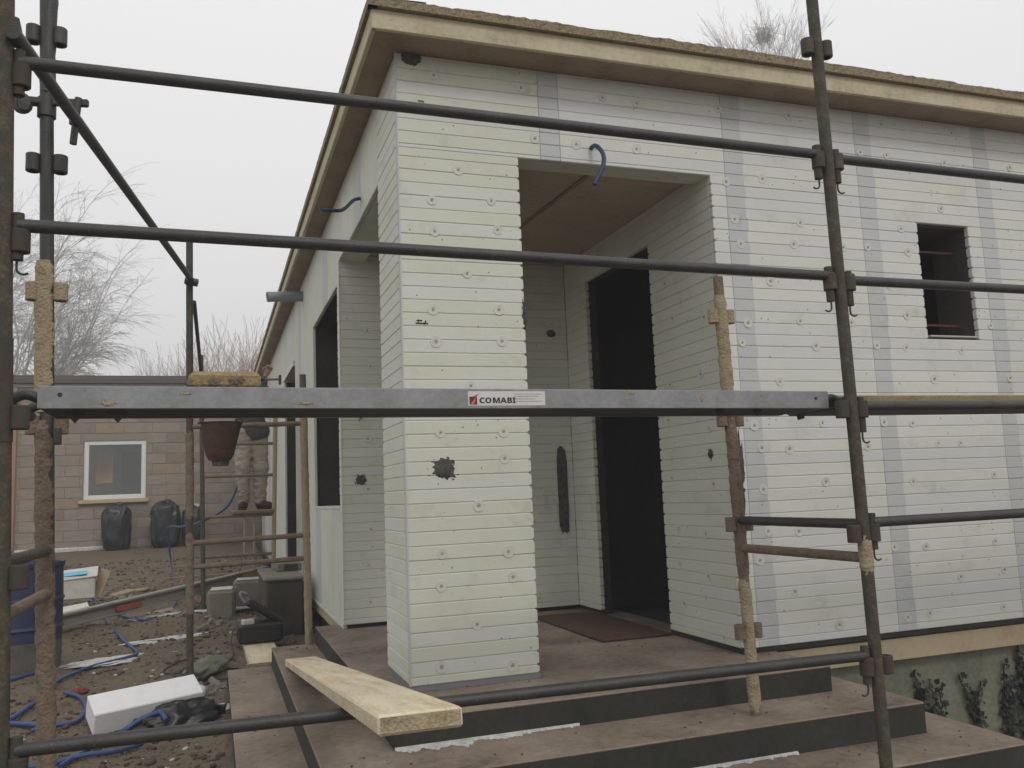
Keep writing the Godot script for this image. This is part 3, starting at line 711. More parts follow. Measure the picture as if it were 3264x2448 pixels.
	# frame behind, with the worker's deck
	t = thing("scaffold", "farther ladder frame by the house side, carrying the deck under the worker", "scaffold", "scaffold frames")
	o0 = Vector3(-.125, 1.62, -9.9); o1 = Vector3(-.09, -1.14, -9.9); i0 = Vector3(.655, .95, -9.9); i1 = Vector3(.615, -1.14, -9.9)
	standard(t, o0, o1, M["steel_mossy"]); standard(t, i0, i1, M["mud_tan"])
	for y in [1.0, .645, .3, -.13, -.55]: rung(t, at_y(o0, o1, y), at_y(i0, i1, y), "mud_brown", .017)
	for x in [.33, .43]:
		st = S(); pipe(st, [Vector3(x, -.13, -9.93), Vector3(x - .01, -.72, -9.93)], .013, 10); part("hanger", st, M["mud_tan"], t)
	# its deck
	st = S(); bx(st, Vector3(.20, -.118, -11.2), Vector3(.63, -.073, -9.85), .012)
	tag(part("scaffold_deck", st, M["mud_brown"]), "short muddy deck under the worker's boots", "scaffold deck")
	# guard rails
	rail("upper guard rail of the left bay, crossing in front of the house eaves", Vector3(-.60, 1.345, -2.8), Vector3(2.383, 1.325, -2.8), .02)
	rail("middle guard rail of the left bay, crossing the porch opening", Vector3(-.59, .8386, -2.8), Vector3(2.39, .815, -2.8), .02)
	rail("lowest rail of the left bay, passing under the near plank", Vector3(-.555, -.647, -2.8), Vector3(2.405, -.672, -2.8), .02)
	rail("upper guard rail of the right bay, beside the roof edge", Vector3(2.383, 1.315, -2.8), Vector3(5.39, 1.305, -2.8), .02)
	rail("middle guard rail of the right bay, crossing the small barred window", Vector3(2.39, .80, -2.8), Vector3(5.39, .80, -2.8), .02)
	rail("rail of the right bay just below the wooden deck plank", Vector3(2.395, .287, -2.8), Vector3(5.4, .285, -2.8), .02)
	rail("wet rail of the right bay below the deck, low on the white wall", Vector3(2.40, -.172, -2.8), Vector3(5.41, -.172, -2.8), .02)
	# braces
	t = thing("scaffold_brace", "diagonal looking tube from the left frame back to the frame by the house", "scaffold brace", "scaffold braces")
	st = S(); pipe(st, line(Vector3(-.565, 1.415, -2.75), Vector3(-.150, 1.715, -6.98), 10), .0215, 14); part("tube", st, M["steel"], t)
	st = S(); beam(st, Vector3(-.585, 1.50, -2.84), Vector3(-.56, 1.40, -2.80), .035, .03, .004); part("wedge_end", st, M["rust"], t)
	t = thing("scaffold_brace", "thin sloping tube between the two frames by the house", "scaffold brace", "scaffold braces")
	st = S(); pipe(st, line(Vector3(-.14, 1.55, -6.95), Vector3(-.10, 1.18, -9.9), 6), .016, 10); part("tube", st, M["steel_mossy"], t)
	# steel deck of the left bay
	t = thing("scaffold_deck", "long grey steel scaffold deck of the left bay bearing a printed sticker", "scaffold deck", "scaffold decks")
	var d0 = Vector3(-.49, .334, -2.85); var d1 = Vector3(2.33, .318, -2.85)
	st = S(); beam(st, d0, d1, .066, .004, .001); part("side_rail", st, M["galvanised"], t)
	st = S(); beam(st, d0 + Vector3(0, 0, -.33), d1 + Vector3(0, 0, -.33), .066, .004, .001); part("side_rail", st, M["galvanised"], t)
	st = S(); beam(st, d0 + Vector3(0, .033, -.165), d1 + Vector3(0, .033, -.165), .004, .33, .001); part("deck_plate", st, M["galvanised"], t)
	st = S(); beam(st, d0 + Vector3(0, -.031, -.018), d1 + Vector3(0, -.031, -.018), .003, .03, 0); beam(st, d0 + Vector3(0, -.031, -.312), d1 + Vector3(0, -.031, -.312), .003, .03, 0); part("lower_flange", st, M["steel"], t)
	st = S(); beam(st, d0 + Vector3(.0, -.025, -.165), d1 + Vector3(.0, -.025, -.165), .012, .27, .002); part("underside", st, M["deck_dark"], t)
	for e in [[d0, -1.0], [d1, 1.0]]:
		for z in [-.03, -.30]:
			var p: Vector3 = e[0] + Vector3(0, 0, z)
			st = S(); pipe(st, smooth([p, p + Vector3(.04 * e[1], .012, 0), p + Vector3(.08 * e[1], -.01, 0), p + Vector3(.095 * e[1], -.05, 0)], 5), .016, 10); part("hook", st, M["steel"], t)
	for x in [-.40, -.28, 1.88, 2.05]:
		st = S(); var p = Vector3(x, .298, -2.93)
		tri(st, p + Vector3(-.03, 0, 0), p + Vector3(.03, 0, 0), p + Vector3(0, -.035, 0), Vector3.BACK, Vector3.BACK, Vector3.BACK); tri(st, p + Vector3(-.03, 0, -.004), p + Vector3(.03, 0, -.004), p + Vector3(0, -.035, -.004), Vector3.FORWARD, Vector3.FORWARD, Vector3.FORWARD)
		part("locking_tooth", st, M["steel"], t)
	for e in [d0 + Vector3(.06, .008, .003), d1 + Vector3(-.06, .006, .003)]:
		st = S(); lathe(st, [Vector2(.007, -.002), Vector2(.0065, .001), Vector2(0, .0015)], Transform3D(Basis(Vector3.RIGHT, PI / 2), e), 10); part("rivet", st, M["deck_dark"], t)
	for q in [[-.08, .345, .03, .006], [.28, .312, .05, .006], [1.75, .325, .012, .02], [2.02, .338, .015, .012], [-.30, .315, .04, .012], [1.45, .345, .03, .005]]:
		patch(t, "mortar_splash", Vector3(q[0], q[1], -2.8485), Vector3(q[2] * .55, q[3] * .7, .0025), Vector3.BACK, int(q[0] * 100) + 300, "mud_tan", .6)
	sticker(t)
	# deck of the right bay: a wooden plank
	t = thing("scaffold_plank", "yellowish wooden deck plank of the right bay", "plank", "scaffold decks")
	st = S(); bx(st, Vector3(2.44, .307, -3.30), Vector3(5.45, .347, -2.94), .004); part("board", st, M["plank_old"], t)
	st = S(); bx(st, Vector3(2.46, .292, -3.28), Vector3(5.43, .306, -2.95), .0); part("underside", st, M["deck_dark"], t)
	# mud caked board end lying on the steel deck
	t = thing("short_board", "short mud stained board lying across the steel deck", "board")
	st = S(); cbox(st, Transform3D(Basis(Vector3.UP, .06), Vector3(.03, .402, -3.10)), Vector3(.225, .058, .30), .014); part("board", st, M["board_mud"], t)
	for p in [[-.06, .39], [.0, .395], [.07, .40]]:
		patch(t, "mud_lump", Vector3(p[0], p[1], -2.953), Vector3(.022, .014, .008), Vector3.BACK, int(p[0] * 1000) + 90, "mud_brown")

func text_part(parent: Node, called: String, words: String, at: Vector3, height: float, m: String, bold := true, squeeze := 1.0):
	var f := SystemFont.new(); f.font_names = PackedStringArray(["Droid Sans"]); f.font_weight = 700 if bold else 400
	var tm := TextMesh.new(); tm.text = words; tm.font = f; tm.font_size = 32; tm.pixel_size = height / 23.0; tm.depth = 0.0008
	tm.horizontal_alignment = HORIZONTAL_ALIGNMENT_LEFT; tm.vertical_alignment = VERTICAL_ALIGNMENT_BOTTOM
	var o = mi(called, tm, M[m], parent)
	o.position = at; o.scale = Vector3(squeeze, 1, 1)
	return o

func sticker(t: Node):
	var z = -2.8475
	var lo = Vector3(.829, .302, 0); var hi = Vector3(1.113, .352, 0)
	var st = S(); bx(st, Vector3(lo.x, lo.y, z), Vector3(hi.x, hi.y, z + .0006)); var s = part("sticker", st, M["sticker"], t)
	z += .0012
	text_part(s, "lettering", "COMABI", Vector3(.868, .3045, z + .0008), .019, "ink", true, 1.28)
	st = S(); bx(st, Vector3(.834, .306, z), Vector3(.861, .333, z + .0006)); part("emblem", st, M["maroon"], s)
	st = S(); var n = Vector3.BACK
	tri(st, Vector3(.836, .307, z + .0012), Vector3(.850, .307, z + .0012), Vector3(.859, .334, z + .0012), n, n, n); tri(st, Vector3(.846, .334, z + .0012), Vector3(.868, .345, z + .0012), Vector3(.860, .334, z + .0012), n, n, n); part("emblem", st, M["orange"], s)
	st = S()
	for i in 4: bx(st, Vector3(.998, .3415 - i * .0085, z), Vector3(1.10 - .012 * (i % 3), .3435 - i * .0085, z + .0005))
	part("fine_print", st, M["faint_ink"], s)

# ------------------------------------------------------------ neighbouring house
func neighbour():
	var t = thing("neighbour_house", "low block built house with one white window across the muddy yard", "house")
	var z = -18.0; var y0 = -.78; var y1 = 2.3
	var wx0 = -2.29; var wx1 = -1.21; var wy0 = .175; var wy1 = 1.287
	var st = S(); bx(st, Vector3(-5.2, y0 - .3, z - .22), Vector3(wx0, y1, z - .008)); bx(st, Vector3(wx1, y0 - .3, z - .22), Vector3(3.0, y1, z - .008)); bx(st, Vector3(wx0, y0 - .3, z - .22), Vector3(wx1, wy0, z - .008)); bx(st, Vector3(wx0, wy1, z - .22), Vector3(wx1, y1, z - .008)); part("wall", st, M["mortar"], t)
	var r = 0; var y = y0
	while y < y1 - .05:
		var h = min(.2, y1 - y)
		var x = -3.35 + (.25 if r % 2 else 0.0) - .5
		while x < 1.6:
			var a = max(x, -3.40) + .004; var b = min(x + .5, 1.6) - .004
			for span in ([[a, b]] if (y + h <= wy0 + .02 or y >= wy1 - .02) else [[a, min(b, wx0 - .012)], [max(a, wx1 + .012), b]]):
				if span[1] - span[0] > .04:
					var s = S(); var p = rng.randf_range(0, .004)
					bx(s, Vector3(span[0], y + .004, z - .03), Vector3(span[1], y + h - .004, z + p), .004)
					var mm = ["block", "block", "block", "block_warm", "block_warm", "block_dark", "block_dark", "block_green", "block", "block_yellow"][rng.randi() % 10]
					part("block", s, M[mm], t)
			x += .5
		y += .2; r += 1
	# eaves
	st = S(); bx(st, Vector3(-5.2, 2.36, z - .3), Vector3(3.0, 2.47, z + .12), .01); part("gutter", st, M["gutter"], t)
	st = S(); bx(st, Vector3(-5.2, 2.30, z - .2), Vector3(3.0, 2.36, z + .03)); part("eaves_trim", st, M["white_trim"], t)
	st = S(); bx(st, Vector3(-5.2, 2.47, z - 6.0), Vector3(3.0, 2.52, z + .06)); part("roof", st, M["gutter"], t)
	st = S(); bx(st, Vector3(-3.4, y0 - .05, z), Vector3(-1.9, y0 + .10, z + .06), .02); part("plaster_kerb", st, M["lime"], t)
	# window
	st = S()
	var f = .085
	bx(st, Vector3(wx0, wy0, z - .10), Vector3(wx0 + f, wy1, z - .03), .006); bx(st, Vector3(wx1 - f, wy0, z - .10), Vector3(wx1, wy1, z - .03), .006); bx(st, Vector3(wx0 + f, wy0, z - .098), Vector3(wx1 - f, wy0 + f, z - .032), .006); bx(st, Vector3(wx0 + f, wy1 - f, z - .098), Vector3(wx1 - f, wy1, z - .032), .006)
	var w = part("window", st, M["pvc_white"], t)
	st = S(); bx(st, Vector3(wx0 + f, wy0 + f, z - .07), Vector3(wx1 - f, wy1 - f, z - .06)); part("pane", st, M["pane"], w)
	st = S(); bx(st, Vector3(wx0 - .07, wy0 - .07, z - .05), Vector3(wx1 + .06, wy0 - .005, z + .07), .008); part("sill", st, M["sill_stone"], t)
	# the room behind the pane
	st = S(); bx(st, Vector3(-4.5, -1, -21.2), Vector3(1.5, 2.3, -21.0)); bx(st, Vector3(-4.6, -1, -21), Vector3(-4.5, .0, z - .22)); bx(st, Vector3(-4.6, 1.9, -21), Vector3(-4.5, 2.3, z - .22)); bx(st, Vector3(1.5, -1, -21), Vector3(1.6, 2.3, z - .22)); part("room_wall", st, M["room"], t)
	st = S(); bx(st, Vector3(-4.5, -1.0, -21), Vector3(1.5, -.8, z - .22)); part("room_floor", st, M["room"], t)
	st = S(); bx(st, Vector3(-4.5, 2.2, -21), Vector3(1.5, 2.29, z - .22)); part("room_ceiling", st, M["room"], t)
	st = S(); bx(st, Vector3(-2.15, .5, -18.7), Vector3(-1.85, 1.15, -18.65)); part("curtain", st, M["curtain"], t)
	st = S(); bx(st, Vector3(-1.72, .1, -19.2), Vector3(-1.35, 1.1, -18.9), .01); part("cupboard", st, M["furniture"], t)
	# the terracotta strip at its left corner
	st = S(); bx(st, Vector3(-3.56, -.70, z - .02), Vector3(-3.41, 2.29, z + .05), .01); part("corner_strip", st, M["terracotta"], t)
	# three sacks against that wall
	for s in [[-1.665, .40, .86, 31, "square topped black rubbish sack under the neighbour's window sill"], [-.83, .42, .88, 32, "bulging black rubbish sack between the window and the scaffold upright"], [-.36, .30, .78, 33, "rightmost black rubbish sack, half hidden behind the mossy upright, pale top"]]:
		st = S(); var base = ground_y(0, -17.5)
		var o = thing("rubbish_sack", s[4], "rubbish sack", "rubbish sacks by the neighbour's wall", Vector3(s[0], base, -17.55))
		lump(st, Vector3(0, s[2] * .46, 0), Vector3(s[1] * .62, s[2] * .50, .24), .26, s[3], 1.9, 24, Basis.IDENTITY, -.92, .62); part("sack", st, M["sack"], o)
		st = S(); lump(st, Vector3(.04, s[2] * .95, 0), Vector3(.08, .05, .07), .8, s[3] + 5, 2.0, 8); part("tied_neck", st, M["sack"] if s[3] != 33 else M["chip"], o)

# ------------------------------------------------------------ yard
func yard():
	# ground: fine near the steps, coarse out to the horizon
	var st = S()
	var nz = noise(91, .8, 5); var nf = noise(92, 4.0, 3)
	var h = func(x: float, z: float) -> float:
		var y = ground_y(x, z) + .05 * nz.get_noise_2d(x, z)
		if x < 1.2 and z < -4 and z > -17: y += .022 * nf.get_noise_2d(x, z)
		if z < -8.2 and z > -11 and x < .3: y += .07 * exp(-pow((z + 9.5 + .12 * x) / .28, 2)) * smoothstep(.3, -.2, x)
		if x > -.2 and x < 3.6 and z > -7.0 and z < -3.0: y = min(y, -1.3)
		if x > .8 and z < -4.3 and z > -18: y = min(y, -1.12)
		if x > 3.4 and z > -4.6: y = -1.82 + .03 * nz.get_noise_2d(x * 2, z * 2)
		return y
	var xs = []; var zs = []
	var x = -160.0
	while x <= 160.0:
		xs.append(x); x += .07 if x > -3.2 and x < 1.3 else .6 if x > -8 and x < 8 else 4.0 if abs(x) < 40 else 20.0
	var z = 14.0
	while z >= -240.0:
		zs.append(z); z -= .09 if z < -3.5 and z > -12.5 else .45 if z < 4 and z > -22 else 3.0 if z > -50 else 19.0
	var pts = []
	for i in zs.size():
		var row = []
		for j in xs.size(): row.append(Vector3(xs[j], h.call(xs[j], zs[i]), zs[i]))
		pts.append(row)
	var ns = []
	for i in zs.size():
		var row = []
		for j in xs.size():
			var u = pts[i][min(j + 1, xs.size() - 1)] - pts[i][max(j - 1, 0)]; var v = pts[max(i - 1, 0)][j] - pts[min(i + 1, zs.size() - 1)][j]
			row.append(v.cross(u).normalized())
		ns.append(row)
	for i in zs.size() - 1:
		for j in xs.size() - 1:
			tri(st, pts[i][j], pts[i][j + 1], pts[i + 1][j + 1], ns[i][j], ns[i][j + 1], ns[i + 1][j + 1]); tri(st, pts[i][j], pts[i + 1][j + 1], pts[i + 1][j], ns[i][j], ns[i + 1][j + 1], ns[i + 1][j])
	structure(part("ground", st, M["soil"]))
	# clods, chips and leaves lying about
	var scatter = func(called: String, n: int, m: String, lo: float, hi: float, flat: float, seed_: int, label: String, cat: String):
		var s = S(); lump(s, Vector3.ZERO, Vector3(1, flat, .8), .7, seed_, 1.3, 5)
		var mm := MultiMesh.new(); mm.transform_format = MultiMesh.TRANSFORM_3D; mm.mesh = s.commit(); mm.instance_count = n
		var r := RandomNumberGenerator.new(); r.seed = seed_
		for i in n:
			var zz = -4.6 - 11.0 * pow(r.randf(), 1.3); var xx = r.randf_range(-3.0, .75)
			if zz > -7.1 and xx > .05: xx = r.randf_range(-2.5, .0)
			var sz = lerp(lo, hi, pow(r.randf(), 3.0))
			mm.set_instance_transform(i, Transform3D(Basis.from_euler(Vector3(r.randf_range(-.3, .3), r.randf() * TAU, r.randf_range(-.3, .3))).scaled(Vector3.ONE * sz), Vector3(xx, h.call(xx, zz) + sz * flat * .3, zz)))
		var o := MultiMeshInstance3D.new(); o.multimesh = mm; o.material_override = M[m]
		put(o, called); tag(o, label, cat); stuff(o)
	scatter.call("soil_clods", 9000, "clod", .004, .026, .5, 101, "loose brown clods strewn over the muddy yard", "soil")
	scatter.call("rubble_chips", 800, "chip", .004, .022, .4, 102, "pale chips of plaster and stone strewn over the yard", "rubble")
	scatter.call("dead_leaves", 1200, "leaf", .01, .03, .06, 103, "dead brown leaves strewn over the yard", "leaves")
	var G = func(xx: float, zz: float, up := 0.0) -> Vector3: return Vector3(xx, h.call(xx, zz) + up, zz)
	# lime spills
	for s in [[-.72, -8.05, .42, .10, 5], [-.25, -8.7, .5, .07, 6], [-.15, -9.75, .55, .08, 7], [.02, -6.25, .12, .06, 8]]:
		st = S(); var c0 = G.call(s[0], s[1], .004); lump(st, c0, Vector3(s[2], .012, s[3] * 2.0), .9, s[4], 2.0, 12, Basis(Vector3.UP, .25))
		tag(part("lime_spill", st, M["lime"]), {5: "whitish spill of lime beside the blue drum", 6: "long pale lime spill in the middle of the yard, behind the upright", 7: "pale lime spill beside the concrete kerb stones", 8: "small white scrap beside the end of the black sack"}[s[4]], "lime spill")
	var rs = S(); lump(rs, Vector3.ZERO, Vector3(1, .55, .75), .8, 9, 1.2, 6, Basis.IDENTITY, -2.0, .6)
	var heap := MultiMesh.new(); heap.transform_format = MultiMesh.TRANSFORM_3D; heap.mesh = rs.commit(); heap.instance_count = 150
	var hr := RandomNumberGenerator.new(); hr.seed = 77
	for i in 150:
		var c = [[.05, -9.1, .30, .35], [-.25, -10.0, .35, .4], [-1.0, -11.3, .3, .35], [.62, -7.7, .12, .5], [-.05, -6.7, .12, .25]][i % 5]
		var xx = c[0] + hr.randfn(0, c[2] * .6); var zz = c[1] + hr.randfn(0, c[3] * .7); var sz = lerp(.012, .055, pow(hr.randf(), 2.2))
		heap.set_instance_transform(i, Transform3D(Basis.from_euler(Vector3(hr.randf() * .8, hr.randf() * TAU, hr.randf() * .8)).scaled(Vector3.ONE * sz), Vector3(xx, h.call(xx, zz) + sz * .3, zz)))
	var ho := MultiMeshInstance3D.new(); ho.multimesh = heap; ho.material_override = M["concrete"]; put(ho, "broken_rubble"); tag(ho, "broken lumps of concrete and block lying about the kerb stones", "rubble"); stuff(ho)
	# blue drum
	var d = thing("plastic_drum", "dirty blue plastic drum at the left edge of the yard behind the muddy upright", "drum", "", Vector3(-1.42, -1.27, -7.98))
	st = S(); lathe(st, [Vector2(0, 0), Vector2(.255, 0), Vector2(.27, .03), Vector2(.272, .26)], Transform3D.IDENTITY, 32); part("dirty_base", st, M["drum_dirt"], d)
	st = S(); lathe(st, [Vector2(.272, .26), Vector2(.274, .34), Vector2(.288, .36), Vector2(.274, .38), Vector2(.276, .56), Vector2(.289, .58), Vector2(.276, .6), Vector2(.272, .82), Vector2(.285, .84), Vector2(.285, .87), Vector2(.26, .87), Vector2(.25, .82), Vector2(.25, .40), Vector2(0, .40)], Transform3D.IDENTITY, 32); part("barrel", st, M["drum_blue"], d)
	# cardboard box with a blue printed lid
	var b = thing("cardboard_box", "crushed white cardboard box with a light blue band on its lid", "box", "", G.call(-1.42, -10.9, .02))
	st = S(); cbox(st, Transform3D(Basis(Vector3.UP, .08), Vector3(0, .19, 0)), Vector3(.36, .25, .26), .012); part("box_body", st, M["card_white"], b)
	st = S(); cbox(st, Transform3D(Basis.from_euler(Vector3(.25, .08, .08)), Vector3(.01, .335, -.02)), Vector3(.38, .015, .34), .004); part("lid", st, M["card_white"], b)
	st = S(); cbox(st, Transform3D(Basis.from_euler(Vector3(.25, .08, .08)), Vector3(-.03, .342, .06)), Vector3(.26, .008, .12), .003); part("printed_band", st, M["label_blue"], b)
	st = S(); cbox(st, Transform3D(Basis.from_euler(Vector3(.1, .5, -.35)), Vector3(.24, .22, .02)), Vector3(.012, .30, .24), .003); part("flap", st, M["card_brown"], b)
	# other cardboard and scraps
	for s in [[-1.36, -10.1, .32, .10, .34, .2, "card_white", "open pale carton lying below the crushed white box"], [-1.02, -11.6, .30, .04, .12, .9, "card_brown", "strip of torn brown cardboard right of the white box"], [-.86, -11.9, .25, .03, .10, -.6, "card_brown", "second torn strip of cardboard behind the first"], [-.80, -10.7, .22, .12, .03, -.5, "card_brown", "brown card flap standing behind the long straightedge"], [-.55, -10.2, .34, .012, .16, .3, "card_brown", "flat brown card lying before the long straightedge"]]:
		st = S(); cbox(st, Transform3D(Basis.from_euler(Vector3(.12, s[5], .12)), G.call(s[0], s[1], s[3] * .6)), Vector3(s[2], s[3], s[4]), .006)
		tag(part("cardboard_scrap", st, M[s[6]]), s[7], "cardboard", "cardboard scraps in the yard")
	# long straightedge
	var e = thing("straightedge", "long muddy aluminium straightedge slanting across the yard with a yellow end", "straightedge")
	var e0 = Vector3(-1.50, -1.035, -9.05); var e1 = Vector3(.60, -.815, -10.85)
	st = S(); beam(st, e0 + Vector3(0, .055, 0), e1 + Vector3(0, .055, 0), .022, .10, .003); beam(st, e0 + Vector3(0, -.055, 0), e1 + Vector3(0, -.055, 0), .022, .10, .003); beam(st, e0, e1, .09, .02, .002); part("profile", st, M["alu"], e)
	var q = e0.lerp(e1, .86); st = S(); beam(st, q + Vector3(.02, 0, .036), e1 + Vector3(.02, 0, .036), .085, .03, .002); part("yellow_end", st, M["yellow_tape"], e)
	q = e0.lerp(e1, .28); st = S(); beam(st, q + Vector3(.02, -.01, .036), e0.lerp(e1, .38) + Vector3(.02, -.01, .036), .05, .03, .002); part("red_mark", st, M["red_paint"], e)
	# kerb stones and the concrete chamber
	for s in [[.09, -9.6, .27, .40, .40, "front kerb stone of the stack, whitish top"], [.375, -10.1, .32, .44, .36, "rear taller kerb stone of the stack under the straightedge's yellow end"]]:
		st = S(); cbox(st, Transform3D(Basis(Vector3.UP, -.05), Vector3(s[0], -1.26 + s[3] * .5, s[1])), Vector3(s[2], s[3], s[4]), .03)
		var kb = thing("kerb_stone", s[5], "kerb stone", "kerb stones beside the black case"); part("stone", st, M["concrete"], kb)
		st = S(); cbox(st, Transform3D(Basis(Vector3.UP, -.05), Vector3(s[0], -1.26 + s[3] + .004, s[1] + .04)), Vector3(s[2] * .8, .014, s[4] * .7), .006); part("lime_crust", st, M["lime"], kb)
	var ch = thing("concrete_chamber", "grey concrete chamber with a black opening between the scaffold feet", "concrete chamber")
	st = S(); bx(st, Vector3(.455, -1.3, -9.6), Vector3(.80, -.72, -8.36), .02); part("chamber", st, M["concrete_wet"], ch)
	st = S(); bx(st, Vector3(.44, -.72, -9.65), Vector3(.82, -.685, -8.34), .015); part("rim", st, M["concrete"], ch)
	st = S(); bx(st, Vector3(.60, -.684, -9.5), Vector3(.84, -.60, -9.0), .01); part("lid_block", st, M["concrete"], ch)
	st = S(); bx(st, Vector3(.67, -.672, -9.004), Vector3(.80, -.615, -8.99)); part("opening", st, M["deck_dark"], ch)
	# yard boards: plank end, tool case, near plank
	var p2 = thing("plank", "pale plank lying under the open black tool case", "plank", "planks by the steps")
	st = S(); cbox(st, Transform3D(Basis.from_euler(Vector3(.02, .02, 0)), Vector3(.375, -1.215, -7.93)), Vector3(.25, .065, 1.75), .006); part("board", st, M["plank_new"], p2)
	st = S(); cbox(st, Transform3D(Basis.from_euler(Vector3(.02, .02, 0)), Vector3(.358, -1.233, -7.052)), Vector3(.24, .058, .006), .002); part("sawn_end", st, M["plank_end"], p2)
	st = S(); bx(st, Vector3(.28, -1.34, -8.6), Vector3(.48, -1.262, -8.2), .01); part("bearer", st, M["plank_old"], p2)
	var tc = thing("tool_case", "open black plastic tool case on the pale plank", "tool case", "", Vector3(.385, -1.183, -7.98))
	st = S(); cbox(st, Transform3D(Basis(Vector3.UP, .05), Vector3(0, .085, 0)), Vector3(.36, .16, .28), .02); part("case_body", st, M["black_plastic"], tc)
	st = S(); cbox(st, Transform3D(Basis.from_euler(Vector3(0, .05, -.58)), Vector3(.03, .255, -.04)), Vector3(.34, .06, .27), .015); part("lid", st, M["black_plastic"], tc)
	st = S(); pipe(st, smooth([Vector3(-.12, .34, .06), Vector3(-.16, .40, .06), Vector3(-.15, .43, .05), Vector3(-.11, .41, .05)], 4), .012, 8); part("handle", st, M["grey_pvc"], tc)
	st = S(); cbox(st, Transform3D(Basis(Vector3.UP, .3), Vector3(-.10, .18, .08)), Vector3(.10, .05, .07), .01); part("tool", st, M["card_white"], tc)
	var np = thing("plank", "thick pale plank in front of the pillar, near end jutting towards the viewer", "plank", "planks by the steps")
	var ends = [Vector3(.453, -.512, -2.03), Vector3(.55, -1.045, -6.03)]
	st = S(); beam(st, ends[0], ends[1], .046, .198, .006); part("board", st, M["plank_new"], np)
	var dir = (ends[0] - ends[1]).normalized()
	st = S(); beam(st, ends[0] + dir * .001, ends[0] + dir * .004, .036, .187, .001); part("sawn_end", st, M["plank_end"], np)
	# white polystyrene and the sack below it
	st = S(); cbox(st, Transform3D(Basis.from_euler(Vector3(.45, .36, .05)), Vector3(-.39, -1.21, -6.04)), Vector3(.64, .15, .20), .006); lump(st, Vector3(-.10, -1.21, -6.20), Vector3(.05, .055, .08), .8, 61, 2.0, 8)
	tag(part("polystyrene_block", st, M["polystyrene"]), "bright white polystyrene block lying on the black sack", "polystyrene block")
	st = S(); lump(st, Vector3(-.19, -1.33, -5.98), Vector3(.27, .125, .16), .4, 62, 2.2, 18, Basis(Vector3.UP, .3))
	tag(part("rubbish_sack", st, M["sack"]), "flat black sack on the ground under the white polystyrene block", "rubbish sack")
	st = S(); lump(st, Vector3(-.04, -1.22, -7.15), Vector3(.10, .07, .26), .4, 63, 1.6, 14, Basis.from_euler(Vector3(.05, -.5, 0)))
	tag(part("canvas_bag", st, M["canvas"]), "small grey green bag lying left of the pale plank end", "bag")
	# coloured rags
	for s in [[-1.12, -6.75, "orange_rag", "crumpled orange scrap near the left uprights", 71], [-.88, -6.95, "red_rag", "crumpled dark red scrap beside the blue hose loop", 72]]:
		st = S(); lump(st, G.call(s[0], s[1], .015), Vector3(.055, .022, .035), .9, s[4], 2.4, 9); tag(part("rag", st, M[s[2]]), s[3], "rag", "coloured rags")
	# loose laths
	for s in [[-.62, -6.55, .22, .1, "thin lath left of the polystyrene block, nearer of two"], [-.60, -6.75, .26, .05, "thin lath left of the polystyrene block, farther of two"], [-.15, -13.0, 1.0, .12, "long weathered lath lying far back behind the straightedge"], [.0, -14.2, 1.2, .05, "long weathered lath farthest back near the scaffold frame"]]:
		st = S(); cbox(st, Transform3D(Basis(Vector3.UP, s[3]), G.call(s[0], s[1], .02)), Vector3(s[2], .02, .04), .003); tag(part("lath", st, M["plank_old"]), s[4], "lath", "loose laths")
	# hoses
	var hose = func(label: String, pts2: Array, r := .013, m := "blue_hose", called := "hose", cat := "hose"):
		var s = S(); pipe(s, smooth(pts2, 8), r, 10); tag(part(called, s, M[m]), label, cat, "hoses and cables")
	hose.call("blue hose hanging from the worker's deck and looping across the yard to the drum", [Vector3(.28, .25, -10.3), Vector3(.16, -.02, -10.35), Vector3(-.10, -.18, -10.6), Vector3(-.35, -.25, -11.4), Vector3(-.58, -.30, -13.0), Vector3(-.58, -.6, -13.4), G.call(-.52, -13.2, .02), G.call(-.40, -11.2, .015), G.call(-.47, -9.9, .015), G.call(-.64, -9.45, .015), G.call(-.93, -10.2, .015), G.call(-1.25, -10.9, .015)])
	hose.call("blue hose lying in a sharp bend across the middle of the yard", [G.call(-1.29, -11.0, .1), G.call(-.99, -9.75, .03), G.call(-.73, -8.6, .02), G.call(-.60, -8.14, .02), G.call(-.66, -8.0, .02), G.call(-.9, -7.8, .02), G.call(-1.06, -7.35, .02), G.call(-1.10, -7.2, .02)])
	hose.call("short run of blue hose emerging below the drum", [G.call(-1.55, -7.35, .02), G.call(-1.40, -7.5, .02), G.call(-1.24, -7.75, .02)])
	hose.call("open ring of blue hose left of the polystyrene block", [G.call(-.97, -6.93, .02), G.call(-.86, -6.80, .02), G.call(-.79, -6.55, .02), G.call(-.76, -6.28, .02), G.call(-.79, -6.10, .02), G.call(-.90, -6.05, .02), G.call(-1.02, -6.05, .02)])
	hose.call("thick blue hose end rising to the muddy left upright", [G.call(-1.28, -6.35, .02), G.call(-1.18, -6.45, .03), G.call(-1.10, -6.62, .05), G.call(-1.03, -6.72, .07)], .016)
	hose.call("second blue hose crossing the thick one at the left edge", [G.call(-1.28, -6.45, .02), G.call(-1.12, -6.3, .02), G.call(-1.0, -6.18, .02), G.call(-.93, -6.1, .02)], .016)
	hose.call("blue hose arching over the black sack below the polystyrene", [G.call(-.58, -5.72, .02), G.call(-.50, -5.82, .05), Vector3(-.40, -1.26, -5.86), Vector3(-.30, -1.235, -5.86), Vector3(-.26, -1.27, -5.80)], .015)
	hose.call("blue hose curving along the ground under the lowest rail", [G.call(-1.1, -5.40, .02), G.call(-.85, -5.42, .02), G.call(-.66, -5.40, .02), G.call(-.50, -5.46, .02), G.call(-.38, -5.62, .02)], .013)
	hose.call("short blue hose branch meeting the curved one under the lowest rail", [G.call(-.76, -5.32, .02), G.call(-.68, -5.45, .02), G.call(-.60, -5.66, .02)], .013)
